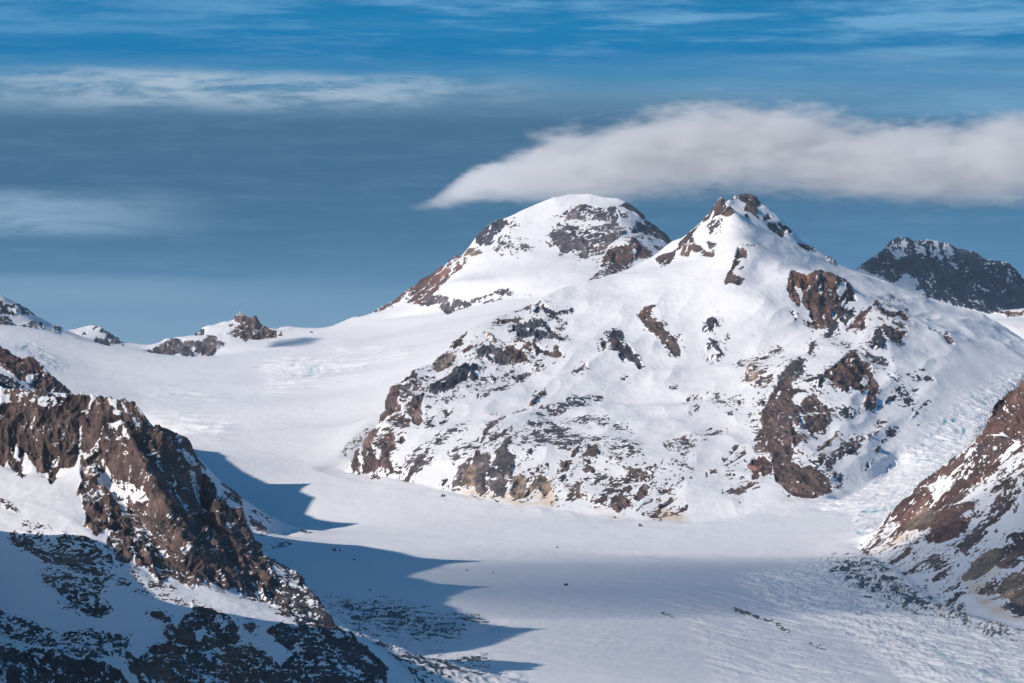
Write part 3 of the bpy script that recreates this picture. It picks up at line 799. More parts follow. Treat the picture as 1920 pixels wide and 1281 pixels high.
def box(a, r, axis):
    if r < 1: return a
    a = np.moveaxis(a, axis, 0)
    p = np.concatenate([np.repeat(a[:1], r + 1, 0), a, np.repeat(a[-1:], r, 0)], 0)
    c = np.cumsum(p, 0, dtype=np.float64)
    o = (c[2 * r + 1:] - c[:-2 * r - 1]) / (2 * r + 1)
    return np.moveaxis(o.astype(np.float32), 0, axis)
def blur(a, r, n=2):
    for _ in range(n): a = box(box(a, r, 0), r, 1)
    return a

# ------------------------------------------------------------------ break lines of the relief: "column row distance(km)"
LINES = []; KEEP = []
def parse(s):
    return np.array([[float(q) for q in p.split(',')] for p in s.split()])
def line(s, keep=False):
    a = parse(s); D = a[:, 2] * 1000
    if keep: KEEP.append(len(LINES))
    LINES.append(np.stack([a[:, 0], np.log(D), (V0 - a[:, 1]) * D / F], 1))
def zline(s):      # column, height, distance(km)
    a = parse(s); LINES.append(np.stack([a[:, 0], np.log(a[:, 2] * 1000), a[:, 1]], 1))
def ridge(s, *backs):
    line(s, True); a = parse(s); D = a[:, 2] * 1000; z = (V0 - a[:, 1]) * D / F
    t = np.linspace(0, 1, len(a))
    for dD, dz in backs:
        dDs = dD if np.isscalar(dD) else np.interp(t, np.linspace(0, 1, len(dD)), dD)
        dzs = dz if np.isscalar(dz) else np.interp(t, np.linspace(0, 1, len(dz)), dz)
        LINES.append(np.stack([a[:, 0], np.log(D + np.asarray(dDs) * 1000), z + dzs], 1))

# the valley in front of the glacier tongue
zline('-330,-300,2.2 2260,-300,2.2'); zline('-330,-330,3.0 760,-310,3.0'); zline('780,-300,3.7 2260,-300,3.7')
# main glacier
line('640,1281,4.87 900,1281,4.85 1300,1281,4.8 1920,1281,4.75 2260,1290,4.7')
line('700,1180,6.0 1000,1180,6.0 1400,1180,6.0 1700,1183,5.95')
line('620,1100,7.31 1000,1100,7.31 1400,1100,7.31 1650,1104,7.25')
line('535,1045,8.35 800,1045,8.35 1200,1045,8.35 1600,1047,8.3')
line('560,1000,9.2 800,1000,9.1 1100,1000,9.0 1400,1000,8.95 1600,1000,8.95')
line('450,900,10.4 560,900,10.4 640,895,10.45')
line('420,860,11.0 520,862,10.95 620,860,11.0')
line('330,800,11.9 500,800,11.8 640,800,11.85 690,800,11.8')
line('280,750,12.7 480,745,12.6 680,750,12.55')
line('150,720,13.2 300,712,13.3 450,705,13.35 600,705,13.3 700,710,13.2')
line('90,700,13.4 150,690,13.7 300,682,13.8 430,680,13.9 600,672,13.8 720,672,13.8')
line('120,660,14.4 260,663,14.7 320,684,14.5 390,684,14.5')
line('530,652,14.8 600,650,14.7 700,640,14.7 800,622,14.7')
line('640,622,15.3 720,606,15.3 800,597,15.1')
# foot of the central massif
line('648,888,10.75 661,886,10.6 700,896,10.45 760,907,10.3 850,927,10.1 950,949,9.8 1060,961,9.65 1180,972,9.5 1280,978,9.45 1400,966,9.5 1480,948,9.6 1530,938,9.7', True)
# far left peak, knob, pass
ridge('-330,430,14.4 -60,520,14.4 0,553,14.4 20,565,14.45 40,572,14.5 60,588,14.6 80,602,14.7 100,609,14.75 112,612,14.8 118,619,14.9', (0.7, -300))
ridge('118,619,15.1 140,616,15.15 160,610,15.2 175,608,15.2 190,612,15.2 205,622,15.2 215,633,15.15 225,640,15.15 245,644,15.3 262,650,15.4 275,648,15.4', (0.8, -300))
line('-330,640,13.7 0,618,13.9 60,628,13.9 110,632,14.0 150,630,14.6')
line('176,640,14.8 190,652,14.75 225,655,14.8')
line('0,600,14.2 80,616,14.3')
line('-330,690,12.9 0,640,13.4 30,642,13.5 80,650,13.5 130,675,13.5')
# observatory peak
ridge('262,652,15.3 275,655,15.25 300,646,15.3 311,637,15.3 325,635,15.3 340,636,15.35 358,633,15.4 375,619,15.4 388,613,15.4 400,612,15.45 420,603,15.45 438,599,15.5 441,592,15.5 446,590,15.5 458,589,15.5 466,590,15.5 472,594,15.5 480,592,15.5 485,600,15.5 490,610,15.5 505,615,15.5 518,622,15.55', (0.7, -300))
ridge('518,618,15.6 530,612,15.65 545,611,15.65 560,614,15.65 585,622,15.65 600,623,15.65 612,618,15.65 630,606,15.65 650,598,15.7 664,591,15.7 674,595,15.7 684,597,15.7 703,588,15.7', (0.8, -300))
line('270,659,15.05 300,668,14.95 330,674,14.9 360,672,14.9 395,671,14.9 420,655,15.0 440,640,15.15 455,640,15.2 480,640,15.2 500,634,15.3 517,632,15.35')
line('360,640,15.15 400,640,15.15 430,628,15.3 460,615,15.35')
line('520,635,15.2 600,634,15.2')
# the dome-shaped peak
ridge('703,588,15.7 705,578,15.72 712,576,15.72 735,566,15.73 754,550,15.73 772,538,15.74 791,521,15.75 810,513,15.76 829,501,15.77 845,487,15.78 859,480,15.8 868,479,15.8 880,463,15.83 894,442,15.85 908,425,15.88 922,417,15.9 941,411,15.92 960,403,15.94 979,393,15.96 1009,379,16.0 1035,368,16.0 1072,362,16.05 1105,361,16.05 1138,370,16.05 1159,371,16.05 1177,380,16.05 1195,396,16.08 1209,411,16.1 1223,422,16.1 1237,431,16.1 1250,443,16.1 1259,454,16.1 1290,490,16.1 1340,540,16.1 1420,600,16.1', (1.0, -500))
line('860,482,15.7 890,470,15.62 930,466,15.58 960,468,15.55 1010,470,15.5 1060,474,15.45 1090,484,15.4 1130,478,15.35')
line('1000,420,15.85 1060,415,15.8 1100,405,15.85 1150,400,15.9')
line('1157,400,15.9 1165,425,15.75 1175,440,15.6 1182,440,15.5')
line('800,540,15.35 830,530,15.2 900,522,15.05 1000,520,14.85 1060,520,14.7')
line('715,583,15.6 750,580,15.5 790,572,15.35 830,560,15.1 860,557,15.05 920,545,14.9 1000,545,14.6 1060,535,14.45')
line('760,576,15.3 800,577,15.15 835,590,15.0 880,575,14.9 960,558,14.7 1040,552,14.4')
line('1180,442,15.5 1160,465,15.3 1130,490,15.0 1110,515,14.6 1095,533,14.35')
line('1185,442,15.5 1205,460,15.35 1222,481,15.2')
line('1140,515,14.4 1190,500,14.4 1220,490,14.5')
line('1200,430,15.9 1230,470,15.6 1250,480,15.5')
# snowfield behind the massif crest
line('760,618,14.6 850,606,14.3 950,580,14.1 1040,562,13.9')
zline('880,505,13.2 960,560,13.2 1065,590,13.3 1180,600,13.8 1260,560,14.2 1340,450,14.6')
# the pyramid and its left crest
ridge('661,869,10.65 672,844,10.72 681,842,10.75 704,812,10.85 715,794,10.95 720,780,11.0 728,747,11.1 737,727,11.2 741,717,11.25 760,703,11.32 778,691,11.4 790,685,11.45 808,679,11.5 830,662,11.62 842,657,11.7 851,643,11.75 862,630,11.82 876,620,11.87 896,607,11.95 930,592,12.02 960,582,12.1 1001,571,12.2 1020,560,12.25 1040,548,12.33 1065,537,12.42 1091,529,12.5 1110,526,12.55 1131,521,12.62 1150,514,12.7 1187,498,12.8 1205,488,12.87 1227,484,12.95',
      ((0.12, 0.2, 0.35, 0.4, 0.4, 0.4), (-20, -90, -140, -60, -40, -60)))
ridge('1227,484,12.95 1240,470,12.95 1259,454,12.93 1270,448,12.92 1282,446,12.9 1300,428,12.87 1314,415,12.85 1328,398,12.83 1340,387,12.82 1345,375,12.81 1349,370,12.8 1355,369,12.8 1360,376,12.82', (0.5, -180))
line('1358,372,12.82 1368,386,12.78 1380,398,12.75 1396,416,12.72 1410,428,12.72 1430,440,12.74 1450,450,12.78 1490,462,12.88 1530,478,13.02 1568,493,13.15')
line('1362,378,12.9 1390,404,12.9 1430,432,12.95 1490,460,13.02 1530,477,13.12')
ridge('1363,374,12.98 1372,374,13.02 1382,365,13.06 1390,362,13.10 1402,363,13.11 1412,368,13.12 1422,369,13.12 1437,386,13.12 1445,395,13.12 1460,408,13.13 1476,424,13.14 1484,432,13.15 1500,446,13.16 1512,454,13.17 1530,464,13.18 1545,474,13.19 1555,478,13.20 1568,492,13.20 1580,498,13.22 1600,505,13.25 1650,524,13.30 1700,545,13.30 1750,562,13.30 1800,578,13.30 1850,590,13.30 1860,600,13.30 1920,635,13.30 2000,680,13.30 2260,780,13.30', (0.9, -250))
line('1400,366,13.1 1405,385,13.04 1415,405,13.0 1440,425,13.02 1465,445,13.06')
line('1240,492,12.75 1280,488,12.65 1330,484,12.5 1370,480,12.35')
line('1378,420,12.68 1385,440,12.55 1395,468,12.35 1386,490,12.3 1372,510,12.2 1360,532,12.1')
line('1395,468,12.35 1420,500,12.35 1440,540,12.2')
line('1150,560,12.3 1250,545,12.25 1340,545,12.1 1440,560,11.95')
line('1420,470,12.6 1500,500,12.7 1560,520,12.75 1620,545,12.6 1700,590,12.6 1800,630,12.5 1920,672,12.4 2260,780,12.3')
line('1480,510,12.2 1488,508,12.2 1510,518,12.25 1535,510,12.3 1560,509,12.3 1590,522,12.35 1605,545,12.35')
line('1478,540,12.1 1490,560,12.05 1510,580,12.0 1525,615,11.92 1550,622,11.9 1560,620,11.9 1590,605,12.0 1605,570,12.2')
line('1595,612,11.85 1615,585,11.95 1632,571,12.0 1640,562,12.0 1650,568,12.02 1680,585,12.05 1700,600,12.0 1705,605,11.95')
line('1610,640,11.6 1650,614,11.75 1700,625,11.7 1720,650,11.6')
line('1640,640,11.5 1620,650,11.4 1600,662,11.3 1592,660,11.28')
line('1655,615,11.6 1690,645,11.45 1695,640,11.5')
line('1592,660,11.28 1612,668,11.26 1630,680,11.24 1638,700,11.2 1645,722,11.1 1645,745,11.0')
line('1592,660,11.28 1570,680,11.12 1550,696,11.02 1530,705,10.95 1510,716,10.88 1495,722,10.85')
line('1550,706,10.95 1570,725,10.85 1590,735,10.82 1610,730,10.88 1625,750,10.85 1640,763,10.8')
line('1555,740,10.72 1575,755,10.65 1600,755,10.68 1615,755,10.72')
line('1520,620,11.85 1500,660,11.5 1525,685,11.2 1560,672,11.25')
line('1520,640,11.6 1518,655,11.45 1500,672,11.3 1480,690,11.2 1462,705,11.1 1450,725,10.98 1440,745,10.88 1430,770,10.7 1418,805,10.5 1412,823,10.4')
line('1412,825,10.38 1412,850,10.2 1440,880,10.0 1455,905,9.85 1470,920,9.76 1500,932,9.7 1530,937,9.68 1555,925,9.75 1570,908,9.88')
line('1480,770,10.55 1490,820,10.25 1505,860,10.05 1520,900,9.85')
line('1540,770,10.55 1560,780,10.5 1530,810,10.4 1510,840,10.2')
line('1590,790,10.55 1560,820,10.35 1535,850,10.15')
# right flank down to the icefall
line('1660,700,11.35 1700,715,11.2 1740,712,11.2 1800,690,11.5')
line('1650,770,10.8 1700,770,10.75 1750,760,10.9')
line('1580,880,10.05 1620,870,10.15 1660,850,10.35 1700,820,10.65')
# lower front: bench above the glacier
line('930,850,10.25 960,840,10.25 1050,830,10.3 1130,850,10.2 1220,870,10.0 1300,880,9.98 1380,872,10.05')
line('1000,768,10.95 1040,778,10.85 1100,790,10.75 1200,800,10.6 1300,820,10.5 1400,800,10.65')
line('1150,760,11.1 1250,760,11.1 1320,762,11.05 1400,745,11.1 1430,725,11.15')
line('1100,690,11.5 1200,690,11.55 1300,690,11.55 1380,668,11.6 1440,655,11.6')
line('1200,570,12.1 1215,600,11.95 1240,640,11.75 1275,665,11.6')
line('1325,595,11.95 1330,620,11.8 1350,665,11.6')
line('1130,625,11.85 1160,620,11.9 1180,650,11.7 1205,690,11.5')
line('1060,560,12.25 1090,600,12.0 1110,640,11.75 1090,690,11.5')
line('1040,755,11.0 1012,750,11.0 995,757,10.97 950,783,10.78 920,797,10.65 905,815,10.5 897,840,10.35 898,880,10.2 905,925,10.02')
line('880,760,11.0 850,790,10.8 800,830,10.55 770,870,10.38')
line('900,715,11.3 960,700,11.45 1020,690,11.5 1060,675,11.55')
line('770,740,11.05 800,748,11.05 830,742,11.1 860,720,11.22')
line('810,717,11.3 840,700,11.35 870,690,11.4 885,683,11.45')
line('895,655,11.6 930,650,11.7 960,650,11.7 1000,655,11.7 1040,672,11.6')
line('940,610,11.95 965,605,12.0 1020,605,12.0 1050,640,11.8')
line('970,632,11.75 1010,640,11.72')
line('780,790,10.9 740,800,10.85 720,830,10.7')
line('735,735,11.1 730,790,10.9 700,860,10.6')
line('950,885,10.05 955,920,9.95 1000,935,9.85')
line('1155,935,9.72 1190,910,9.85 1230,925,9.75 1260,905,9.85')
# icefall on the right
line('1660,1000,8.95 1690,960,9.3 1740,905,9.9 1800,860,10.4 1860,800,11.0 1920,745,11.6 2260,720,12.0')
line('1560,950,9.72 1620,915,10.02 1680,880,10.4 1750,810,10.8 1810,740,11.25 1900,700,11.8')
line('1540,960,9.55 1600,965,9.4 1650,975,9.2')
# far dark peak and the snow crest beside it
ridge('1560,560,18.02 1607,508,18.02 1635,483,18.13 1650,472,18.13 1665,459,18.19 1680,447,18.24 1690,444,18.24 1701,442,18.24 1710,446,18.24 1715,450,18.24 1740,447,18.24 1761,449,18.24 1772,455,18.24 1785,458,18.24 1795,463,18.24 1810,465,18.24 1822,466,18.24 1838,476,18.24 1851,486,18.24 1862,487,18.24 1879,489,18.24 1888,495,18.24 1897,500,18.24 1905,511,18.24 1920,521,18.24 1950,550,18.24 2000,580,18.24 2260,680,18.24', (0.9, -400))
zline('1560,430,16.32 1700,430,16.54 1830,430,16.64 2260,400,16.64')
line('1700,520,17.85 1710,560,17.63 1725,540,17.79 1740,480,18.13')
ridge('1840,600,14.9 1853,588,15.0 1868,582,15.0 1880,579,15.0 1900,577,15.0 1930,575,15.0 2000,570,15.0 2260,640,15.0', (0.4, -120))
line('1850,600,14.7 1880,596,14.7 1920,612,14.4 2260,700,14.4')
# left: the red ridge in the middle distance
ridge('-330,610,11.93 -60,615,11.84 0,643,11.70 11,653,11.70 24,665,11.68 37,670,11.66 48,672,11.64 60,666,11.64 71,674,11.62 81,685,11.61 94,702,11.58 105,708,11.56 116,719,11.52 131,735,11.47 160,780,11.41 200,840,11.35 230,890,11.29', ((0.55, 0.5), (-130, -60)))
line('-330,700,11.11 0,700,11.35 20,706,11.35 45,735,11.23 60,760,11.11')
# left: the red spur behind the near one
ridge('-330,660,8.9 200,770,8.8 270,790,8.8 290,798,8.8 305,802,8.82 328,806,8.85 347,819,8.88 356,833,8.9 364,846,8.92 371,859,8.95 384,880,8.97 400,896,8.98 409,902,9.0 418,910,9.0 428,913,9.0 437,917,9.0 446,926,9.02 457,938,9.05 470,948,9.08 484,956,9.1 512,972,9.18 540,986,9.28 587,999,9.38', ((0.9, 0.9, 0.8, 0.2), (-260, -250, -130, -6)))
line('300,880,8.6 380,930,8.65 440,985,8.68 490,1014,8.72 515,1016,8.8 550,1006,9.0')
zline('-330,-120,8.1 300,-150,8.2 480,-165,8.3')
# left: the near rocky spur
ridge('-330,700,4.720 -60,720,4.720 0,725,4.720 24,728,4.720 60,735,4.720 100,737,4.720 140,737,4.720 160,734,4.720 167,737,4.720 172,748,4.736 176,752,4.744 181,744,4.720 191,739,4.720 205,741,4.720 221,746,4.720 240,753,4.704 261,766,4.688 281,796,4.672 292,808,4.664 306,820,4.656 319,832,4.664 334,849,4.688 345,860,4.708 356,871,4.736 362,871,4.744 371,868,4.760 378,874,4.760 386,884,4.760 398,905,4.752 409,927,4.744 427,944,4.720 452,955,4.680 464,975,4.664 476,1000,4.652 491,1030,4.640 500,1038,4.624 521,1051,4.588 534,1066,4.560 555,1077,4.512 568,1086,4.464 581,1100,4.408 592,1115,4.352 604,1130,4.296 612,1150,4.232 617,1168,4.184 630,1177,4.136 641,1184,4.096 660,1197,4.024 679,1209,3.984 700,1228,3.928 720,1246,3.904 740,1266,3.880 760,1284,3.840',
      ((0.9, 0.9, 0.8, 0.7, 0.55, 0.45), (-330, -330, -290, -190, -100, -50)))
line('0,765,4.700 60,772,4.696 150,775,4.696 160,790,4.688')
line('-330,880,4.624 0,868,4.632 20,882,4.624 45,892,4.616 60,878,4.624 95,905,4.608 110,880,4.628 140,876,4.624 152,860,4.632 165,840,4.648')
line('160,770,4.720 152,800,4.696 150,830,4.672 148,860,4.648')
line('196,850,4.640 175,880,4.592 168,910,4.560 180,935,4.520 205,940,4.480 220,962,4.440 230,990,4.400 245,1005,4.368 262,1012,4.336 275,1040,4.288 290,1065,4.248 298,1088,4.216')
line('-330,960,4.360 0,930,4.496 60,940,4.464 110,960,4.416 150,985,4.360 180,1010,4.304 210,1045,4.240 250,1075,4.176 300,1110,4.120')
line('186,890,4.624 205,925,4.576 230,945,4.528 255,965,4.480 275,990,4.424 300,1030,4.352 320,1070,4.272 345,1095,4.216')
line('232,780,4.672 245,815,4.624 258,850,4.584 275,880,4.544 295,905,4.504 305,925,4.480 312,955,4.448 325,985,4.400 345,1010,4.352 360,1030,4.320')
line('205,905,4.608 225,900,4.600 250,915,4.560 280,935,4.520')
line('365,880,4.816 372,930,4.768 385,980,4.704 395,1030,4.624 400,1080,4.528')
line('392,900,4.646 402,940,4.598 410,980,4.550 418,1000,4.510 425,1030,4.470 432,1070,4.406')
line('360,1100,4.190 400,1095,4.220 410,1108,4.220 440,1115,4.270 462,1125,4.300 485,1125,4.330 510,1118,4.360 540,1130,4.340 560,1152,4.280')
line('-330,1080,4.080 0,1070,4.160 60,1080,4.128 130,1100,4.080 200,1130,4.032 280,1150,4.000 350,1150,4.016')
line('440,1160,4.040 420,1190,3.960 400,1230,3.880 390,1270,3.800')
line('480,1170,4.032 520,1185,3.984 560,1210,3.920 600,1240,3.856 640,1270,3.792')
line('430,1150,4.064 438,1180,4.000 452,1200,3.952')
line('-330,1200,3.800 0,1210,3.824 60,1225,3.792 120,1228,3.784 200,1242,3.760 260,1260,3.736 320,1235,3.808 380,1220,3.880')
line('-330,1300,3.680 0,1290,3.728 150,1300,3.712 300,1310,3.680 420,1300,3.728 560,1310,3.680 690,1310,3.712')
zline('-330,-325,3.360 300,-325,3.400 700,-295,3.560')
# right: the near rocky spur
ridge('1614,1032,8.5 1628,1020,8.48 1641,1007,8.46 1657,979,8.45 1670,960,8.43 1687,943,8.42 1700,932,8.4 1714,917,8.4 1738,895,8.37 1766,876,8.35 1785,862,8.33 1804,848,8.32 1828,829,8.3 1838,815,8.3 1849,799,8.3 1855,780,8.3 1860,769,8.3 1866,752,8.3 1873,746,8.3 1885,742,8.3 1897,733,8.3 1908,722,8.3 1920,711,8.3 2000,640,8.3 2260,420,8.3', ((0.15, 0.4, 0.7), (-10, -120, -330)))
line('1612,1037,8.42 1640,1050,8.1 1665,1066,7.8 1700,1085,7.45 1720,1100,7.2 1770,1140,6.7 1840,1152,6.4 1920,1180,6.1 2050,1200,5.8 2260,1220,5.6')
line('1830,835,8.22 1860,812,8.2 1890,815,8.18 1920,812,8.18 2260,640,8.1')
line('1690,980,8.3 1750,960,8.2 1790,930,8.15 1850,890,8.05 1920,850,8.0')
line('1680,1030,8.05 1720,1010,7.95 1750,990,7.9 1810,960,7.8 1870,920,7.75 1920,880,7.75')
line('1640,1042,8.2 1700,1020,8.05 1740,995,7.95')
line('1720,1060,7.6 1780,1030,7.5 1840,990,7.4 1920,920,7.4')
line('1790,1110,6.9 1840,1080,6.85 1880,1040,6.9 1920,1010,6.9 2260,900,6.8')
line('1870,1115,6.6 1920,1130,6.4 2260,1100,6.2')

DU, UMIN, UMAX = 5.0, -330.0, 2260.0
LMIN, LMAX = math.log(2200.0), math.log(19400.0)
NU = int((UMAX - UMIN) / DU) + 1
NL = int((LMAX - LMIN) / (DU / F)) + 1

def relax():
    tot = np.zeros((NL, NU)); cnt = np.zeros((NL, NU))
    for a in LINES:
        for p, q in zip(a[:-1], a[1:]):
            n = int(max(abs(q[0] - p[0]) / DU, abs(q[1] - p[1]) * F / DU) / 0.4) + 2
            t = np.linspace(0, 1, n)[:, None]; s = p + (q - p) * t
            i = np.rint((s[:, 1] - LMIN) * F / DU).astype(int); j = np.rint((s[:, 0] - UMIN) / DU).astype(int)
            ok = (i >= 0) & (i < NL) & (j >= 0) & (j < NU)
            np.add.at(tot, (i[ok], j[ok]), s[ok, 2]); np.add.at(cnt, (i[ok], j[ok]), 1)
    def down(a):
        h, w = (a.shape[0] + 1) // 2, (a.shape[1] + 1) // 2
        p = np.zeros((h * 2, w * 2)); p[:a.shape[0], :a.shape[1]] = a
        return p[0::2, 0::2] + p[1::2, 0::2] + p[0::2, 1::2] + p[1::2, 1::2]
    with np.errstate(all='ignore'):
        lev = [(np.where(cnt > 0, tot / np.maximum(cnt, 1), 0), (cnt > 0).astype(float))]
        for _ in range(5):
            v, m = lev[-1]; t2, m2 = down(v * m), down(m)
            lev.append((np.where(m2 > 0, t2 / np.maximum(m2, 1e-9), 0), (m2 > 0).astype(float)))
    def lap(x):
        y = -4 * x
        y[1:] += x[:-1]; y[0] += x[0]; y[:-1] += x[1:]; y[-1] += x[-1]
        y[:, 1:] += x[:, :-1]; y[:, 0] += x[:, 0]; y[:, :-1] += x[:, 1:]; y[:, -1] += x[:, -1]
        return y
    z = None
    for k in range(5, -1, -1):
        v, m = lev[k]; v = v.astype(np.float32); free = (m == 0).astype(np.float32)
        if z is None: z = np.full(v.shape, v[m > 0].mean(), np.float32)
        else:
            z = np.repeat(np.repeat(z, 2, 0), 2, 1)[:v.shape[0], :v.shape[1]]
            z = (z + np.roll(z, 1, 0) + np.roll(z, 1, 1) + np.roll(np.roll(z, 1, 0), 1, 1)) / 4 if min(z.shape) > 4 else z
        z = np.where(m > 0, v, z)
        r = lap(z) * free; p = r.copy(); rs = float((r * r).sum())
        for _ in range({5: 400, 4: 300, 3: 200, 2: 140, 1: 100, 0: 60}[k]):
            Ap = -lap(p) * free
            al = rs / max(float((p * Ap).sum()), 1e-20)
            z += al * p; r -= al * Ap
            rn = float((r * r).sum()); p = r + (rn / max(rs, 1e-20)) * p; rs = rn
            if rn < 1e-3: break
    return z.astype(np.float32)

ZC = relax()

def bspline(A, fi, fj):
    h, w = A.shape
    i0 = np.floor(fi).astype(np.int32); j0 = np.floor(fj).astype(np.int32)
    a = (fi - i0).astype(np.float32); b = (fj - j0).astype(np.float32)
    def ws(t): return ((1 - t) ** 3 / 6, (3 * t ** 3 - 6 * t ** 2 + 4) / 6, (-3 * t ** 3 + 3 * t ** 2 + 3 * t + 1) / 6, t ** 3 / 6)
    wa, wb = ws(a), ws(b); r = 0
    for di in range(4):
        ii = np.clip(i0 + di - 1, 0, h - 1)
        for dj in range(4):
            r = r + wa[di] * wb[dj] * A[ii, np.clip(j0 + dj - 1, 0, w - 1)]
    return r

def height(u, lnD):
    return bspline(ZC, (lnD - LMIN) * F / DU, (u - UMIN) / DU)
def inside(px, py, poly):
    r = np.zeros(px.shape, bool); n = len(poly)
    for k in range(n):
        x0, y0 = poly[k]; x1, y1 = poly[(k + 1) % n]
        if y0 == y1: continue
        r ^= ((y0 > py) != (y1 > py)) & (px < (x1 - x0) * (py - y0) / (y1 - y0) + x0)
    return r

REGION = {   # plan outlines: column, distance (km)
 'S': '-400,3.440 560,3.480 700,3.600 790,3.840 765,3.920 730,3.992 690,4.080 650,4.160 628,4.240 625,4.400 620,4.560 560,4.720 490,4.960 360,5.280 -400,5.360',
 'R': '-400,8.0 300,8.15 480,8.3 520,8.7 560,9.0 610,9.36 600,9.5 560,9.6 500,9.7 440,9.95 330,9.85 250,9.45 -400,9.3',
 'L': '-400,10.2 240,10.2 270,11.2 260,12.0 180,12.4 100,12.5 -400,12.6',
 'K': '-400,13.9 0,14.05 60,14.2 110,14.4 120,14.75 176,14.7 235,14.9 262,15.3 262,16.1 -400,16.1',
 'O': '262,16.4 262,15.25 255,15.1 300,14.7 330,14.65 400,14.7 450,14.95 520,15.2 700,15.55 700,16.4',
 'M': '700,16.6 700,15.6 712,15.5 745,15.25 790,15.05 830,14.85 880,14.75 960,14.6 1040,14.3 1300,14.2 1420,15.2 1420,18 700,18',
 'T': '640,10.8 650,10.6 700,10.36 760,10.22 850,10.02 950,9.73 1060,9.58 1180,9.43 1280,9.38 1400,9.43 1480,9.52 1530,9.6 1580,9.78 1625,10.02 1680,10.42 1730,10.8 1770,11.4 1815,12.05 2400,12.4 2400,14.3 1600,14.3 1350,13.9 1227,13.5 1100,12.95 960,12.5 842,12.1 741,11.65 690,11.2',
 'I': '1480,9.53 1560,9.45 1600,9.2 1640,8.85 1700,8.9 1850,8.95 2400,9.4 2400,12.4 1815,12.05 1770,11.4 1730,10.8 1680,10.42 1625,10.02 1580,9.78 1530,9.6',
 'E': '1420,15.0 1835,15.3 2400,15.45 2400,19.5 1420,19.5',
 'F': '1825,14.6 2400,14.2 2400,15.45 1835,15.45',
 'G': '1596,8.46 1606,8.36 1640,8.0 1660,7.75 1690,7.45 1720,7.1 1770,6.6 1840,6.3 1920,6.0 2050,5.7 2400,5.4 2400,9.4 1850,8.95 1700,8.9 1630,8.7',
}

def soften():
    """round the snow slopes between the break lines, keeping crests and the foot of the massif crisp"""
    global ZC
    keep = np.zeros((NL, NU), np.float32)
    for k in KEEP:
        a = LINES[k]
        for p, q in zip(a[:-1], a[1:]):
            n = int(max(abs(q[0] - p[0]) / DU, abs(q[1] - p[1]) * F / DU) / 0.5) + 2
            s = p + (q - p) * np.linspace(0, 1, n)[:, None]
            i = np.rint((s[:, 1] - LMIN) * F / DU).astype(int); j = np.rint((s[:, 0] - UMIN) / DU).astype(int)
            ok = (i >= 0) & (i < NL) & (j >= 0) & (j < NU); keep[i[ok], j[ok]] = 1
    near = np.clip(blur(keep, 7, 2) * 30, 0, 1)
    cu, cl = np.meshgrid(UMIN + np.arange(NU) * DU, np.exp(LMIN + np.arange(NL) * DU / F) / 1000)
    def area(ks):
        r = np.zeros((NL, NU), bool)
        for k in ks: r |= inside(cu, cl, parse(REGION[k]))
        return r.astype(np.float32)
    every = area(REGION.keys())
    wW = blur(1 - every, 6, 2) * (1 - near)
    zs = blur(ZC, 11, 3); ZC = ZC + (zs - ZC) * wW
    wT = blur(area('TMKOF'), 4, 1) * (1 - near)
    zs = blur(ZC, 4, 2); ZC = ZC + (zs - ZC) * wT
    wR = blur(inside(cu, cl, parse('1655,10.4 1690,10.5 1720,10.0 1900,10.6 2300,11.0 2300,12.9 1660,12.9 1672,12.2 1720,11.9 1665,11.5')).astype(np.float32), 5, 2) * (1 - near)
    zs = blur(ZC, 13, 3); ZC = ZC + (zs - ZC) * wR
soften()

# ------------------------------------------------------------------ sampling rows follow the relief so detail is even
def adaptive(ucols, nrows):
    jj = (ucols - UMIN) / DU
    cu = np.arange(NU); lnD = LMIN + np.arange(NL) * DU / F
    v = V0 - F * ZC / np.exp(lnD)[:, None]
    run = np.minimum.accumulate(v, 0)
    dv = np.abs(np.diff(v, axis=0, prepend=v[:1]))
    w = np.where(v <= run + 1.0, dv, 0.12 * dv) + 0.035
    w = box(box(box(w.astype(np.float32), 4, 1), 4, 1), 5, 0)
    c = np.cumsum(w, 0, dtype=np.float64); c = (c - c[:1]) / (c[-1:] - c[:1])
    t = np.linspace(0, 1, nrows)
    L = np.stack([np.interp(t, c[:, j], lnD) for j in range(NU)], 1)
    L = box(box(L.astype(np.float32), 2, 1), 1, 1)
    j0 = np.clip(np.floor(jj).astype(int), 0, NU - 2); f = (jj - j0).astype(np.float32)
    return L[:, j0] * (1 - f) + L[:, j0 + 1] * f

UC = np.concatenate([np.arange(-318, -36, 8.0), np.arange(-30, 1952, 1.6), np.arange(1956, 2250, 8.0)]).astype(np.float32)
NR = 1750
LD = adaptive(UC, NR).astype(np.float32)
NC = UC.size
UU = np.broadcast_to(UC, (NR, NC)).astype(np.float32)
ZB = height(UU.ravel(), LD.ravel()).reshape(NR, NC).astype(np.float32)
DD = np.exp(LD)
XX = (UU - U0) / F * DD
VV = V0 - F * ZB / DD
VIS = VV <= np.minimum.accumulate(VV, 0) + 1.5

def normals(x, y, z):
    gx = [np.gradient(a, axis=1) for a in (x, y, z)]; gy = [np.gradient(a, axis=0) for a in (x, y, z)]
    n = np.stack([gx[1] * gy[2] - gx[2] * gy[1], gx[2] * gy[0] - gx[0] * gy[2], gx[0] * gy[1] - gx[1] * gy[0]])
    return n / np.maximum(np.linalg.norm(n, axis=0, keepdims=True), 1e-9)
NB = normals(XX, DD, ZB)

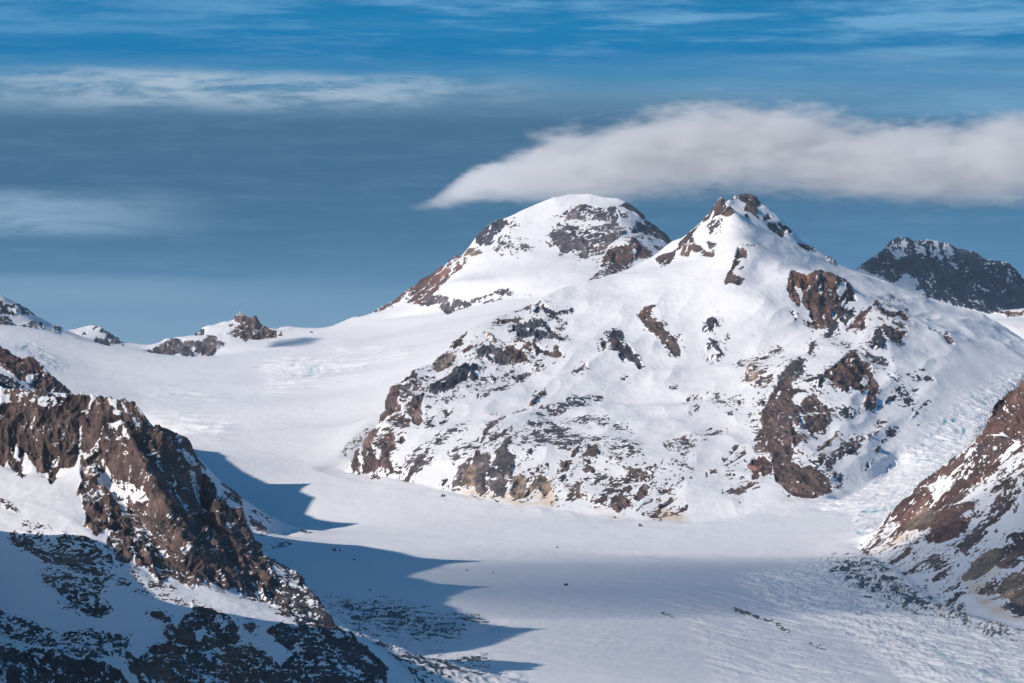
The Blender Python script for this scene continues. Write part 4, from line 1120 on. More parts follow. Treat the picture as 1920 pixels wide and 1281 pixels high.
ORDER = ['W', 'S', 'R', 'L', 'K', 'O', 'M', 'T', 'I', 'E', 'F', 'G']
LAYER = np.zeros((NR, NC), np.int8)
DK = DD / 1000
for k in ('K', 'O', 'M', 'E', 'F', 'I', 'T', 'L', 'R', 'S', 'G'):
    p = parse(REGION[k])
    m = (LAYER == 0) & (DK > p[:, 1].min()) & (DK < p[:, 1].max())
    idx = np.flatnonzero(m)
    hit = inside(UU.ravel()[idx], DK.ravel()[idx], p)
    LAYER.ravel()[idx[hit]] = ORDER.index(k)

# ------------------------------------------------------------------ rock, stain and ice maps, laid on the visible flanks
PAD = 40
def parse_polys(txt):
    out = []
    for l in txt.strip().splitlines():
        f = l.split()
        k = next(i for i, t in enumerate(f) if ',' in t)
        a = parse(' '.join(f[k:]))
        if f[0] != 'F': a = a * 0.1875 + np.array(CROPS[f[0]])
        out.append((f[1:k], a))
    return out
def soft_mask(a, r):
    x0, y0 = np.floor(a.min(0)).astype(int) - 4 - 3 * r; x1, y1 = np.ceil(a.max(0)).astype(int) + 4 + 3 * r
    x0, y0, x1, y1 = max(x0, 0), max(y0, 0), min(x1, 1920), min(y1, 1281)
    if x1 <= x0 or y1 <= y0: return None
    gx, gy = np.meshgrid(np.arange(x0, x1) + 0.5, np.arange(y0, y1) + 0.5)
    m = inside(gx, gy, a).astype(np.float32)
    return (slice(y0, y1), slice(x0, x1)), blur(m, r, 2)
RGB = {'g': (.150, .130, .138), 'b': (.165, .116, .105), 'r': (.168, .100, .084), 't': (.34, .262, .20), 'o': (.36, .165, .075), 'k': (.078, .082, .10)}
SCALE = {'S': .5, 'R': 1.0, 'L': 1.1, 'K': 1.6, 'O': 1.6, 'M': 1.7, 'T': 1.2, 'I': 1.1, 'E': 1.9, 'F': 1.6, 'G': .85, 'W': .9}

uu = np.where(UU < 0, -UU, np.where(UU > 1919, 2 * 1919 - UU, UU))
vv = np.where(VV > 1280, 2 * 1280 - VV, VV)
UI = np.clip(uu, 0, 1919).astype(np.float32); VI = np.clip(vv, 0, 1280).astype(np.float32)
def sample(canvas, idx):
    x, y = UI.ravel()[idx] - 0.5, VI.ravel()[idx] - 0.5
    x = np.clip(x, 0, 1918.99); y = np.clip(y, 0, 1279.99)
    i, j = y.astype(np.int32), x.astype(np.int32); a = y - i; b = x - j
    if canvas.ndim == 3: a, b = a[:, None], b[:, None]
    return canvas[i, j] * (1 - a) * (1 - b) + canvas[i + 1, j] * a * (1 - b) + canvas[i, j + 1] * (1 - a) * b + canvas[i + 1, j + 1] * a * b

N = NR * NC
ROCK = np.zeros(N, np.float32); RCOL = np.zeros((N, 3), np.float32); RCOL[:] = RGB['b']
DIRW = np.zeros((N, 2), np.float32)
STAIN = np.zeros(N, np.float32); ICE = np.zeros(N, np.float32)
lay = LAYER.ravel()
for k in ORDER:
    idx = np.flatnonzero(lay == ORDER.index(k))
    if not idx.size: continue
    polys = parse_polys(OUTCROPS.get(k, ''))
    if polys:
        cv = np.zeros((1281, 1920), np.float32); cc = np.zeros((1281, 1920, 3), np.float32); cw = np.full((1281, 1920), 1e-4, np.float32)
        cd = np.zeros((1281, 1920, 2), np.float32)
        for (val, c, s), a in polys:
            r = soft_mask(a, 12 if len(a) > 5 and np.ptp(a[:, 0]) > 150 and float(val) < .4 else 1)
            if r is None: continue
            sl, m = r; val = float(val)
            cv[sl] = cv[sl] * (1 - m) + val * m
            if val > 0.25:
                w = blur(m, 2, 1) * val
                cc[sl] = cc[sl] * (1 - w[..., None]) + np.array(RGB[c], np.float32) * w[..., None]
                cw[sl] = cw[sl] * (1 - w) + w
                d = np.array([1.0 if s == '1' else 0.0, 1.0 if s == '2' else 0.0], np.float32)
                cd[sl] = cd[sl] * (1 - w[..., None]) + d * w[..., None]
        ROCK[idx] = sample(cv, idx)
        ws = sample(cw, idx)[:, None]
        RCOL[idx] = (sample(cc, idx) + np.array(RGB['b'], np.float32) * 2e-3) / (ws + 2e-3)
        DIRW[idx] = np.clip(sample(cd, idx) / np.maximum(ws, 1e-3), 0, 1)
        hid = ~VIS.ravel()[idx]
        ROCK[idx[hid]] = np.minimum(ROCK[idx[hid]], 0.4) if k != 'W' else 0
cs = np.zeros((1281, 1920), np.float32); ci = np.zeros((1281, 1920), np.float32)
for (val,), a in parse_polys(STAINS):
    sl, m = soft_mask(a, 4); cs[sl] = np.maximum(cs[sl], m * float(val))
for (val,), a in parse_polys(BLUE):
    sl, m = soft_mask(a, 1); ci[sl] = np.maximum(ci[sl], m * float(val))
vis_idx = np.flatnonzero(VIS.ravel())
STAIN[vis_idx] = sample(cs, vis_idx) * np.clip(0.75 + 0.9 * pnoise(XX.ravel()[vis_idx] / 40, DD.ravel()[vis_idx] / 90, ZB.ravel()[vis_idx] / 18), 0, 1.2); ICE[vis_idx] = sample(ci, vis_idx)
del cs, ci

# ------------------------------------------------------------------ fine relief
px, py, pz = XX.ravel(), DD.ravel(), ZB.ravel()
nb = NB.reshape(3, -1)
DISP = np.zeros(N, np.float32); FRAC = np.zeros(N, np.float32); TONE = np.zeros(N, np.float32)
sc = np.array([SCALE[k] for k in ORDER], np.float32)[lay]
near_rock = blur((ROCK.reshape(NR, NC) > 0.12).astype(np.float32), 5, 1).ravel()
ri = np.flatnonzero(near_rock > 0.02)
x, y, z, s = px[ri], py[ri], pz[ri], sc[ri]
wd = [1 - DIRW[ri].sum(1), DIRW[ri, 0], DIRW[ri, 1]]
amp = np.zeros(ri.size, np.float32); frac = np.zeros(ri.size, np.float32); tone = np.zeros(ri.size, np.float32)
for q, ang in enumerate((90, 48, 132)):
    sel = np.flatnonzero(wd[q] > 0.02)
    if not sel.size: continue
    ca, sa = math.cos(math.radians(ang)), math.sin(math.radians(ang))
    xs, ys, zs, ss = x[sel], y[sel], z[sel], s[sel]
    t = (xs * ca + zs * sa) / ss; a = (xs * sa - zs * ca) / ss; d = ys / ss
    # wander so the ribs are not ruler-straight
    wv = pnoise(xs / ss / 160, d / 200, zs / ss / 160 + 9)
    a = a + wv * 22; t = t + pnoise(xs / ss / 120 + 40, d / 200, zs / ss / 120) * 30
    da = 0
    isS = (lay[ri[sel]] == ORDER.index('S')).astype(np.float32)
    for L, A, AS, st in ((110, 8, 9, 5), (48, 6.5, 11, 5.5), (22, 3.5, 3.5, 6), (10, 1.4, 1.0, 5)):
        n = pnoise(a / L + L, t / (L * st), d / (L * 2.4))
        da = da + (A + (AS - A) * isS) * ((1 - np.minimum(np.abs(n) * 1.6, 1)) ** 1.5 - 0.42)
    da = da + 5.5 * facets(a / 30 + 3, d / 60, t / 85) + 2.8 * facets(a / 12 + 9, d / 25, t / 30) + 1.2 * facets(a / 5.5, d / 11, t / 11)
    da = da + 0.5 * pnoise(a / 5, t / 14, d / 9)
    da = da + 2.0 * (0.4 - np.abs(pnoise(a / 70, t / 26 + 5, d / 70)) * 1.6)
    fr = 0
    for L, A in ((36, .42), (15, .50), (6.6, .55), (3.4, .52)):
        fr = fr + A * pnoise(a / L + 7.3, t / (L * 2.3) + 3.1, d / (L * 2.3))
    tn = 0.5 * pnoise(a / 55 + 60, t / 150, d / 90) + 0.45 * pnoise(a / 14, t / 60 + 80, d / 30) + 0.3 * pnoise(a / 5 + 33, t / 12, d / 9)
    wq = wd[q][sel]
    amp[sel] += wq * da; frac[sel] += wq * fr; tone[sel] += wq * tn
rk = ROCK[ri]
edge = np.clip((rk - 0.25) / 0.6, 0, 1)
DISP[ri] = amp * s * edge * np.array([{'T': 1.05, 'M': .8, 'S': 1.2, 'G': 1.0}.get(k, .8) for k in ORDER], np.float32)[lay[ri]]
FRAC[ri] = frac; TONE[ri] = tone
del amp, frac, tone, x, y, z, s, wd

# snow: broad swells, drifts and wind ripple
isW = (lay == 0); isI = (lay == ORDER.index('I'))
snow = 1 - np.clip(ROCK * 1.3, 0, 1)
sw = pnoise(px / 420, py / 520, pz / 300 + 4) * 9 + pnoise(px / 150, py / 210, pz / 140) * 4.2 + pnoise((px - pz) / 75, py / 160, (px + pz) / 210) * 1.6
calm = blur(np.where(isW | isI, 0.35, 1.0).astype(np.float32).reshape(NR, NC), 12, 2).ravel()
sw *= calm
isT = blur((lay == ORDER.index('T')).astype(np.float32).reshape(NR, NC), 10, 2).ravel()
ga = px * 0.74 - pz * 0.67; gt = px * 0.67 + pz * 0.74
fold = 9 * (1 - np.minimum(np.abs(pnoise(ga / 190, gt / 620, py / 560)) * 1.7, 1) - 0.45) + 4.5 * (1 - np.minimum(np.abs(pnoise(ga / 75 + 5, gt / 260, py / 260)) * 1.7, 1) - 0.45)
DISP += fold * isT * np.clip((880 - pz) / 380, 0.22, 1)
far_snow = snow * (1 - np.exp(-np.maximum(py - 3000, 0) / 3000))
DISP += sw * far_snow
dr = pnoise(px / 46 + 11, py / 70, pz / 46) * 1.0 + pnoise(px / 17, py / 30, pz / 17 + 8) * 0.55 + pnoise(px / 8, py / 16, pz / 8 + 5) * 0.26
DISP += dr * snow * (0.3 + 0.7 * calm)

# crevasses and seracs: region strengths (column, row outline)
def zone(*polys):
    c = np.zeros((1281, 1920), np.float32)
    for val, r, txt in polys:
        res = soft_mask(parse(txt), r)
        if res is None: continue
        sl, m = res; c[sl] = np.maximum(c[sl], m * val)
    o = np.zeros(N, np.float32); i = np.flatnonzero((isW | isI) & VIS.ravel()); o[i] = sample(c, i)
    return o
long_z = zone((1.0, 7, '1560,1060 1640,1045 1740,1120 1920,1190 1920,1281 1700,1281 1600,1200 1420,1120 1380,1080'),
              (1.0, 7, '1760,1190 1920,1210 1920,1281 1820,1281'), (0.3, 9, '1250,1110 1500,1090 1700,1281 1350,1281'))
cross_z = zone((1.0, 6, '600,1112 700,1130 830,1150 900,1165 990,1180 860,1210 760,1230 700,1240 640,1180'),
               (0.9, 6, '690,1240 900,1225 1000,1281 740,1281'), (1.0, 6, '1480,1050 1620,1040 1700,1100 1800,1150 1700,1160 1560,1100'),
               (0.2, 12, '850,1140 1400,1120 1400,1230 900,1230'))
strip_z = zone((0.9, 8, '275,738 300,736 420,740 440,746 330,752 280,748'), (0.6, 12, '270,770 400,780 440,800 420,830 300,810'),
               (0.8, 14, '500,690 560,676 650,668 700,672 690,690 600,712 510,730'), (0.6, 8, '620,640 760,652 780,668 640,665'), (0.7, 8, '475,685 560,668 600,676 500,700'))
serac_z = zone((1.0, 12, '1500,945 1560,905 1640,870 1700,840 1760,790 1810,745 1920,690 1920,780 1860,800 1830,850 1740,910 1680,960 1560,960'),
               (0.9, 4, '1600,960 1690,940 1660,985 1630,1010 1600,990'), (0.8, 4, '20,650 60,636 90,660 130,690 110,700 60,680'), (0.45, 4, '840,545 1020,535 1040,552 880,570'))
def add(zn, fn):
    i = np.flatnonzero(zn > 0.01)
    if i.size: DISP[i] += zn[i] * fn(px[i], py[i], pz[i])
rdg = lambda n: 1 - np.abs(n) * 2.2
add(long_z, lambda x, y, z: 4.6 * rdg(pnoise((x + y * .22) / 34, (y - x * .2) / 320, z * 0)) + 3.0 * rdg(pnoise((x + y * .22) / 15 + 5, (y - x * .2) / 120, z * 0)) + 1.2 * pnoise(x / 6, y / 40, z * 0))
add(cross_z, lambda x, y, z: 2.6 * rdg(pnoise((x - y * .10) / 70 + 3, y / 75, z * 0)) + 1.9 * rdg(pnoise((x - y * .10) / 24 + 9, y / 36, z * 0)) + 0.8 * pnoise(x / 8, y / 18, z * 0))
add(strip_z, lambda x, y, z: 9.0 * rdg(pnoise(x / 210, y / 95 + 2, z * 0)) + 5.0 * rdg(pnoise(x / 75, y / 60, z * 0)) + 1.2 * pnoise(x / 14, y / 20, z * 0))
add(serac_z, lambda x, y, z: 3.4 * rdg(pnoise((x + y * .3) / 90, y / 50, z / 60)) + 1.9 * rdg(pnoise(x / 34 + 4, y / 22, z / 24)) + 1.1 * pnoise(x / 9, y / 12, z / 9))
ICE = np.clip(ICE + serac_z * np.clip(pnoise(px / 22 + 3, py / 26, pz / 22) * 1.6 - 0.5, 0, .6), 0, 1)
ICE = np.clip(ICE * (0.65 + 1.1 * pnoise(px / 14, py / 40, pz / 14)), 0, 1)

PX = (px + nb[0] * DISP).reshape(NR, NC); PY = (py + nb[1] * DISP).reshape(NR, NC); PZ = (pz + nb[2] * DISP).reshape(NR, NC)
ND = normals(PX, PY, PZ)
base_nz = blur(ND[2].astype(np.float32), 7, 1)
dnz = (ND[2] - base_nz).ravel()
fac = (ROCK - np.where(lay == ORDER.index('T'), 0.30, 0.38)) + 0.85 * FRAC * np.where(lay == ORDER.index('E'), .75, 1) - 0.7 * dnz * np.clip(ROCK * 2, 0, 1)
ROCKF = 1 / (1 + np.exp(-np.clip(fac * 12, -30, 30)))
ROCKF[ROCK < 0.02] = 0
ROCKF[(lay == 0)] *= 0.92
tone = np.exp(TONE * 1.0)[:, None]
shift = np.clip(TONE * 0.5, -.5, .5)[:, None]
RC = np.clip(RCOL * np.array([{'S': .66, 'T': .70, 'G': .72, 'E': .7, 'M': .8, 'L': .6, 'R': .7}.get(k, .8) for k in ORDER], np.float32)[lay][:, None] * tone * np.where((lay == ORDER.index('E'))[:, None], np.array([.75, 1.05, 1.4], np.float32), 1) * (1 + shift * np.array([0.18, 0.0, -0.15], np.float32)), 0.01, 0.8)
w = (lay == 0)
RC[w] = RC[w] * 0.5 + np.array([0.05, 0.075, 0.09], np.float32)

def surface_material():
    m = bpy.data.materials.new('snow_and_rock'); m.use_nodes = True
    nt = m.node_tree; b = nt.nodes['Principled BSDF']
    at = nt.nodes.new('ShaderNodeAttribute'); at.attribute_name = 'rock'
    ac = nt.nodes.new('ShaderNodeAttribute'); ac.attribute_name = 'rock_colour'
    st = nt.nodes.new('ShaderNodeAttribute'); st.attribute_name = 'stain'
    ic = nt.nodes.new('ShaderNodeAttribute'); ic.attribute_name = 'ice'
    tc = nt.nodes.new('ShaderNodeTexCoord')
    def noise(scale, detail, rough=0.6):
        n = nt.nodes.new('ShaderNodeTexNoise'); n.inputs['Scale'].default_value = scale
        n.inputs['Detail'].default_value = detail; n.inputs['Roughness'].default_value = rough
        nt.links.new(tc.outputs['Object'], n.inputs[0]); return n.outputs[0]
    mpv = nt.nodes.new('ShaderNodeMapping'); nt.links.new(tc.outputs['Object'], mpv.inputs[0]); mpv.inputs['Scale'].default_value = (1, 1, 0.22)
    crk = nt.nodes.new('ShaderNodeTexNoise'); nt.links.new(mpv.outputs[0], crk.inputs[0]); crk.inputs['Scale'].default_value = 0.22
    crk.inputs['Detail'].default_value = 4; crk.inputs['Roughness'].default_value = 0.62
    n1 = noise(0.12, 4, 0.65)
    f = math_node(nt, 'ADD', at.outputs['Fac'], math_node(nt, 'MULTIPLY', math_node(nt, 'SUBTRACT', n1, 0.5), 0.55))
    mr = nt.nodes.new('ShaderNodeMapRange'); mr.interpolation_type = 'SMOOTHSTEP'
    nt.links.new(f, mr.inputs[0]); mr.inputs[1].default_value = 0.38; mr.inputs[2].default_value = 0.62
    n2 = crk.outputs[0]
    rc = nt.nodes.new('ShaderNodeVectorMath'); rc.operation = 'SCALE'
    nt.links.new(ac.outputs['Color'], rc.inputs[0])
    nt.links.new(math_node(nt, 'ADD', 0.55, math_node(nt, 'MULTIPLY', n2, 0.9)), rc.inputs['Scale'])
    sn = mix_node(nt, math_node(nt, 'MULTIPLY', noise(0.02, 5, 0.6), 0.5), (0.86, 0.87, 0.885), (0.80, 0.815, 0.84))
    sn = mix_node(nt, st.outputs['Fac'], sn, (0.74, 0.60, 0.44))
    sn = mix_node(nt, ic.outputs['Fac'], sn, (0.16, 0.42, 0.50))
    nt.links.new(mix_node(nt, mr.outputs[0], sn, rc.outputs[0]), b.inputs['Base Color'])
    b.inputs['Roughness'].default_value = 0.75
    b.inputs['Specular IOR Level'].default_value = 0.2
    bp = nt.nodes.new('ShaderNodeBump'); bp.inputs['Distance'].default_value = 1.0
    nt.links.new(math_node(nt, 'ADD', 0.05, math_node(nt, 'MULTIPLY', mr.outputs[0], 0.7)), bp.inputs['Strength'])
    nt.links.new(math_node(nt, 'MULTIPLY', crk.outputs[0], 6.0), bp.inputs['Height'])
    nt.links.new(bp.outputs[0], b.inputs['Normal'])
    return m
SURF = surface_material()

def grid_object(name, mask, mat):
    """quads of the relief grid where mask is set, as one mesh"""
    fi, fj = np.nonzero(mask)
    a = fi * NC + fj
    quads = np.stack([a, a + 1, a + NC + 1, a + NC], 1)
    used, inv = np.unique(quads.ravel(), return_inverse=True)
    me = bpy.data.meshes.new(name)
    me.vertices.add(used.size); me.loops.add(quads.size); me.polygons.add(len(quads))
    co = np.stack([PX.ravel()[used], PY.ravel()[used], PZ.ravel()[used]], 1).astype(np.float32)
    me.vertices.foreach_set('co', co.ravel())
    me.loops.foreach_set('vertex_index', inv.astype(np.int32))
    me.polygons.foreach_set('loop_start', np.arange(0, quads.size, 4, dtype=np.int32))
    me.update(calc_edges=True)
    me.polygons.foreach_set('use_smooth', np.ones(len(quads), bool))
    for nm, arr in (('rock', ROCKF), ('stain', STAIN), ('ice', ICE)):
        t = me.attributes.new(nm, 'FLOAT', 'POINT'); t.data.foreach_set('value', arr[used].astype(np.float32))
    t = me.attributes.new('rock_colour', 'FLOAT_COLOR', 'POINT')
    t.data.foreach_set('color', np.concatenate([RC[used], np.ones((used.size, 1), np.float32)], 1).astype(np.float32).ravel())
    me.materials.append(mat)
    o = bpy.data.objects.new(name, me); col.objects.link(o)
    return o

fl = LAYER[:-1, :-1]
INFO = {
 'W': ('glacier', 'broad smooth white glacier filling the valley between the mountains', 'glacier'),
 'S': ('rocky_spur', 'nearest dark brown cliff and snow slope rising beside the shadowed glacier', 'rocky spur'),
 'R': ('rocky_spur', 'small reddish spur with a snow fan peeping out behind the nearest brown cliff', 'rocky spur'),
 'L': ('rock_ridge', 'bare dark red ridge falling below the crevassed snow under the small far peak', 'rock ridge'),
 'K': ('mountain', 'small snowy peak and dark knob at the far end of the glacier beside the pass', 'mountain'),
 'O': ('mountain', 'small far rocky peak carrying the observatory on its top', 'mountain'),
 'M': ('mountain', 'dome shaped snow peak with its top touching the cloud', 'mountain'),
 'T': ('mountain', 'great central snow massif with a pointed pyramid top and many brown outcrops', 'mountain'),
 'I': ('icefall', 'steep crevassed icefall tumbling between the central massif and the brown slope', 'icefall'),
 'E': ('mountain', 'far blue black rock mountain dusted with snow behind the white slope', 'mountain'),
 'F': ('snow_ridge', 'short sunlit snow crest with a few brown rocks below the far dark mountain', 'ridge'),
 'G': ('rocky_spur', 'sunlit red brown slope streaked with snow next to the icefall', 'rocky spur'),
}
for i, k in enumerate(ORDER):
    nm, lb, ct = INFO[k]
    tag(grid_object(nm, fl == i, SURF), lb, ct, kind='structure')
# ------------------------------------------------------------------ the mountain chain left of the picture, which throws its shadow on the glacier
def side_chain():
    prof = np.array([(3000, 200), (3440, 200), (3558, 195), (3640, 195), (3690, 190), (3730, 138), (3790, 100), (3824, 93), (3922, 109), (4050, 122), (4120, 112), (4150, 82), (4210, 50), (4300, 58), (4413, 90), (4550, 150),
                     (4680, 250), (4731, 285), (4850, 322), (4959, 345), (5100, 378), (5213, 408), (5330, 372), (5700, 372), (6057, 400), (6250, 438), (6417, 490), (6600, 436), (6796, 431),
                     (6947, 470), (7120, 520), (7259, 582), (7400, 530), (7647, 504), (7830, 467), (7895, 390), (7930, 335), (8150, 340), (8257, 398), (8420, 450), (8724, 497), (8822, 568),
                     (8950, 535), (9100, 518), (9196, 522), (9382, 592), (9480, 588), (9595, 630), (9673, 556), (9900, 555), (10212, 574), (10429, 600), (10520, 562), (10800, 480), (11300, 380)], float)
    ys = np.arange(3000, 11300, 12.0); xs = np.concatenate([np.arange(-1500, -240, 30.0), np.arange(-240, 300, 10.0)])
    gx, gy = np.meshgrid(xs, ys); gx = gx - (0.137 * gy + 200)
    p = np.interp(gy, prof[:, 0], prof[:, 1])
    x, y = gx.ravel(), gy.ravel(); o = np.zeros_like(x)
    rg = 10 * (0.4 - np.abs(pnoise(y / 160, x / 300, o)) * 1.6) + 7 * (0.4 - np.abs(pnoise(y / 60, x / 140, o + 3)) * 1.6) + 3 * pnoise(y / 22, x / 30, o)
    d = gx + (0.137 * gy + 200) + 10 * pnoise(y / 240, o, o + 8).reshape(gx.shape)
    fall = np.where(d > 0, 2.8 * d, 0.42 * -d)
    z = p - fall + rg.reshape(gx.shape) * np.clip(np.abs(d) / 30, 0.12, 1)
    z = np.maximum(z, -420)
    ny, nx = gx.shape
    me = bpy.data.meshes.new('mountain_chain')
    a = (np.arange(ny - 1)[:, None] * nx + np.arange(nx - 1)).ravel()
    quads = np.stack([a, a + 1, a + nx + 1, a + nx], 1)
    me.vertices.add(ny * nx); me.loops.add(quads.size); me.polygons.add(len(quads))
    me.vertices.foreach_set('co', np.stack([x, y, z.ravel()], 1).astype(np.float32).ravel())
    me.loops.foreach_set('vertex_index', quads.ravel().astype(np.int32))
    me.polygons.foreach_set('loop_start', np.arange(0, quads.size, 4, dtype=np.int32))
    me.update(calc_edges=True)
    me.polygons.foreach_set('use_smooth', np.ones(len(quads), bool))
    rk = np.clip(0.45 + 0.6 * pnoise(y / 60, x / 40, z.ravel() / 90), 0, 1)
    t = me.attributes.new('rock', 'FLOAT', 'POINT'); t.data.foreach_set('value', rk.astype(np.float32))
    t = me.attributes.new('rock_colour', 'FLOAT_COLOR', 'POINT')
    c = np.tile(np.array([.15, .11, .095, 1], np.float32), (ny * nx, 1)); t.data.foreach_set('color', c.ravel())
    me.materials.append(SURF)
    o = bpy.data.objects.new('mountain_chain', me); col.objects.link(o)
    tag(o, 'snow streaked mountain chain beside the glacier outside the left edge', 'mountain', kind='structure')
side_chain()
# ------------------------------------------------------------------ things standing in the landscape
def plain(name, c, rough=0.8, vary=0.35, scale=0.6):
    m = bpy.data.materials.new(name); m.use_nodes = True; nt = m.node_tree; b = nt.nodes['Principled BSDF']
    n = nt.nodes.new('ShaderNodeTexNoise'); tc = nt.nodes.new('ShaderNodeTexCoord'); nt.links.new(tc.outputs['Object'], n.inputs[0])
    n.inputs['Scale'].default_value = scale; n.inputs['Detail'].default_value = 5
    lo = tuple(q * (1 - vary) for q in c); hi = tuple(min(q * (1 + vary), .95) for q in c)
    nt.links.new(mix_node(nt, n.outputs[0], lo, hi), b.inputs['Base Color']); b.inputs['Roughness'].default_value = rough
    return m

def seen_at(u, v):
    """point of the relief seen at a column and row of the picture"""
    j = int(np.argmin(np.abs(UC - u))); c = V0 - F * PZ[:, j] / PY[:, j]
    i = int(np.argmax(c <= v)); return PX[i, j], PY[i, j], PZ[i, j]

def link_mesh(name, bm, mat, parent=None, smooth=False):
    me = bpy.data.meshes.new(name); bm.to_mesh(me); bm.free()
    for p in me.polygons: p.use_smooth = smooth
    me.materials.append(mat); o = bpy.data.objects.new(name, me); col.objects.link(o)
    if parent: o.parent = parent
    return o

def add_box(bm, x0, x1, y0, y1, z0, z1):
    r = bmesh.ops.create_cube(bm, size=1.0)
    for v in r['verts']:
        v.co = Vector(((x0 + x1) / 2 + v.co.x * (x1 - x0), (y0 + y1) / 2 + v.co.y * (y1 - y0), (z0 + z1) / 2 + v.co.z * (z1 - z0)))
    return r['verts']

BOULDER = plain('dark_boulder', (.075, .065, .062), scale=0.25)
BOULDER_RED = plain('red_boulder', (.13, .06, .05), scale=0.25)
def boulder(u, v, w, h, label, mat=BOULDER, seed=0):
    x, y, z = seen_at(u, v)
    rnd = random.Random(seed); bm = bmesh.new()
    bmesh.ops.create_icosphere(bm, subdivisions=3, radius=1.0)
    co = np.array([q.co[:] for q in bm.verts], np.float32); s = seed * 3.7
    k = 1 + 0.55 * _pn(co[:, 0] * 1.1 + s, co[:, 1] * 1.1, co[:, 2] * 1.1) + 0.28 * _pn(co[:, 0] * 2.6 + s, co[:, 1] * 2.6, co[:, 2] * 2.6)
    for q, m in zip(bm.verts, k):
        q.co = q.co * float(m); q.co.x *= w / 2; q.co.y *= w / 2 * rnd.uniform(.8, 1.0); q.co.z = max(q.co.z, -0.35) * h
    o = link_mesh('boulder', bm, mat); o.location = (x, y, z + 0.05 * h); o.rotation_euler = (0, 0, rnd.uniform(0, 6))
    return tag(o, label, 'boulder', 'boulders lying on the glacier')
boulder(1200, 987, 11, 5.5, 'red brown boulder near the foot of the central massif, between foot and shaded glacier', BOULDER_RED, 1)
boulder(1061, 1099, 7.5, 4.2, 'lone dark boulder in the middle of the lower glacier', BOULDER, 2)
boulder(1045, 1028, 4.5, 3.0, 'small dark boulder on the sunlit glacier just above the soft cloud shadow', BOULDER, 3)
boulder(628, 1033, 7.5, 4.5, 'larger dark boulder of the pair at the upper edge of the blue mountain shadow', BOULDER, 4)
boulder(637, 1034, 4.5, 2.8, 'smaller dark boulder of the pair at the upper edge of the blue mountain shadow', BOULDER, 5)
boulder(665, 1051, 5.0, 2.8, 'dark boulder lying inside the blue mountain shadow, below the pair', BOULDER, 6)
boulder(693, 1108, 4.0, 2.6, 'small dark boulder alone in the lower blue shadow above the dark crevasses', BOULDER, 7)
boulder(875, 1071, 4.5, 2.2, 'small dark boulder between the two pointed tips of the blue shadow', BOULDER, 8)
boulder(925, 1076, 3.4, 2.0, 'tiny dark boulder to the right of the upper pointed shadow tip', BOULDER, 9)
boulder(831, 932, 9.5, 6.0, 'dark boulder at the snowy foot of the massif beside the glacier edge', BOULDER, 10)
boulder(1153, 972, 6.5, 3.2, 'dark boulder on the white line where massif and glacier meet', BOULDER, 11)

# the observatory on its rock
def observatory():
    j = int(np.argmin(np.abs(UC - 449))); r = np.flatnonzero((PY[:, j] > 15200) & (PY[:, j] < 15800))
    i = r[np.argmax(PZ[r, j] / PY[r, j])]; x, y, z = PX[i, j], PY[i, j] - 4, PZ[i, j] + 3.0
    root = bpy.data.objects.new('observatory', None); col.objects.link(root); root.location = (x, y, z - 1.5)
    tag(root, 'pale mountain observatory with small dome perched on the far rocky peak', 'observatory')
    stone = plain('pale_stone', (.52, .43, .36), vary=.12, scale=.3); metal = plain('grey_metal', (.30, .32, .36), .5, .15, .3)
    white = plain('white_dome', (.75, .75, .76), .5, .06, .3); dark = plain('dark_glass', (.03, .045, .06), .2, .2, .5)
    bm = bmesh.new(); add_box(bm, -2, 11, -6, 6, -3, 9.5); bmesh.ops.bevel(bm, geom=bm.edges[:], offset=.25, segments=1)
    link_mesh('main_building', bm, stone, root)
    bm = bmesh.new(); add_box(bm, 11.05, 16, -5, 5, -4, 6.5); link_mesh('side_building', bm, metal, root)
    bm = bmesh.new(); add_box(bm, -16, -2.05, -7, 5, -1.2, 0.2)
    for sx in (-15, -9, -4): add_box(bm, sx - .4, sx + .4, -5, -4.2, -9, -1.25)
    for k in range(8): add_box(bm, -15.9 + k * 1.9, -15.7 + k * 1.9, -6.9, -6.7, .25, 1.4)
    add_box(bm, -16, -2.1, -6.95, -6.65, 1.45, 1.6); link_mesh('terrace', bm, metal, root)
    bm = bmesh.new(); add_box(bm, -13, -3, -3, 4, .25, 4.2); link_mesh('pavilion', bm, white, root)
    bm = bmesh.new(); add_box(bm, -12, -3, -6, 3, -8, -4); link_mesh('lower_gallery', bm, metal, root)
    bm = bmesh.new()
    bmesh.ops.create_cone(bm, cap_ends=True, segments=24, radius1=3.0, radius2=3.0, depth=3.0)
    for v in bm.verts: v.co += Vector((3.0, 0, 11.1))
    w = link_mesh('turret', bm, stone, root)
    bm = bmesh.new(); bmesh.ops.create_uvsphere(bm, u_segments=24, v_segments=12, radius=2.9)
    for v in bm.verts: v.co.z = max(v.co.z, -.4); v.co += Vector((3.0, 0, 13.05))
    link_mesh('dome', bm, white, root, True)
    bm = bmesh.new(); add_box(bm, 7.8, 8.2, -.2, .2, 9.6, 16); add_box(bm, 7.2, 8.8, -.1, .1, 14.2, 14.5); link_mesh('mast', bm, metal, root)
    for k in range(4):
        bm = bmesh.new(); add_box(bm, -1.2 + k * 3, .6 + k * 3, -6.12, -6.03, 3, 5.2); link_mesh('window', bm, dark, root)
observatory()
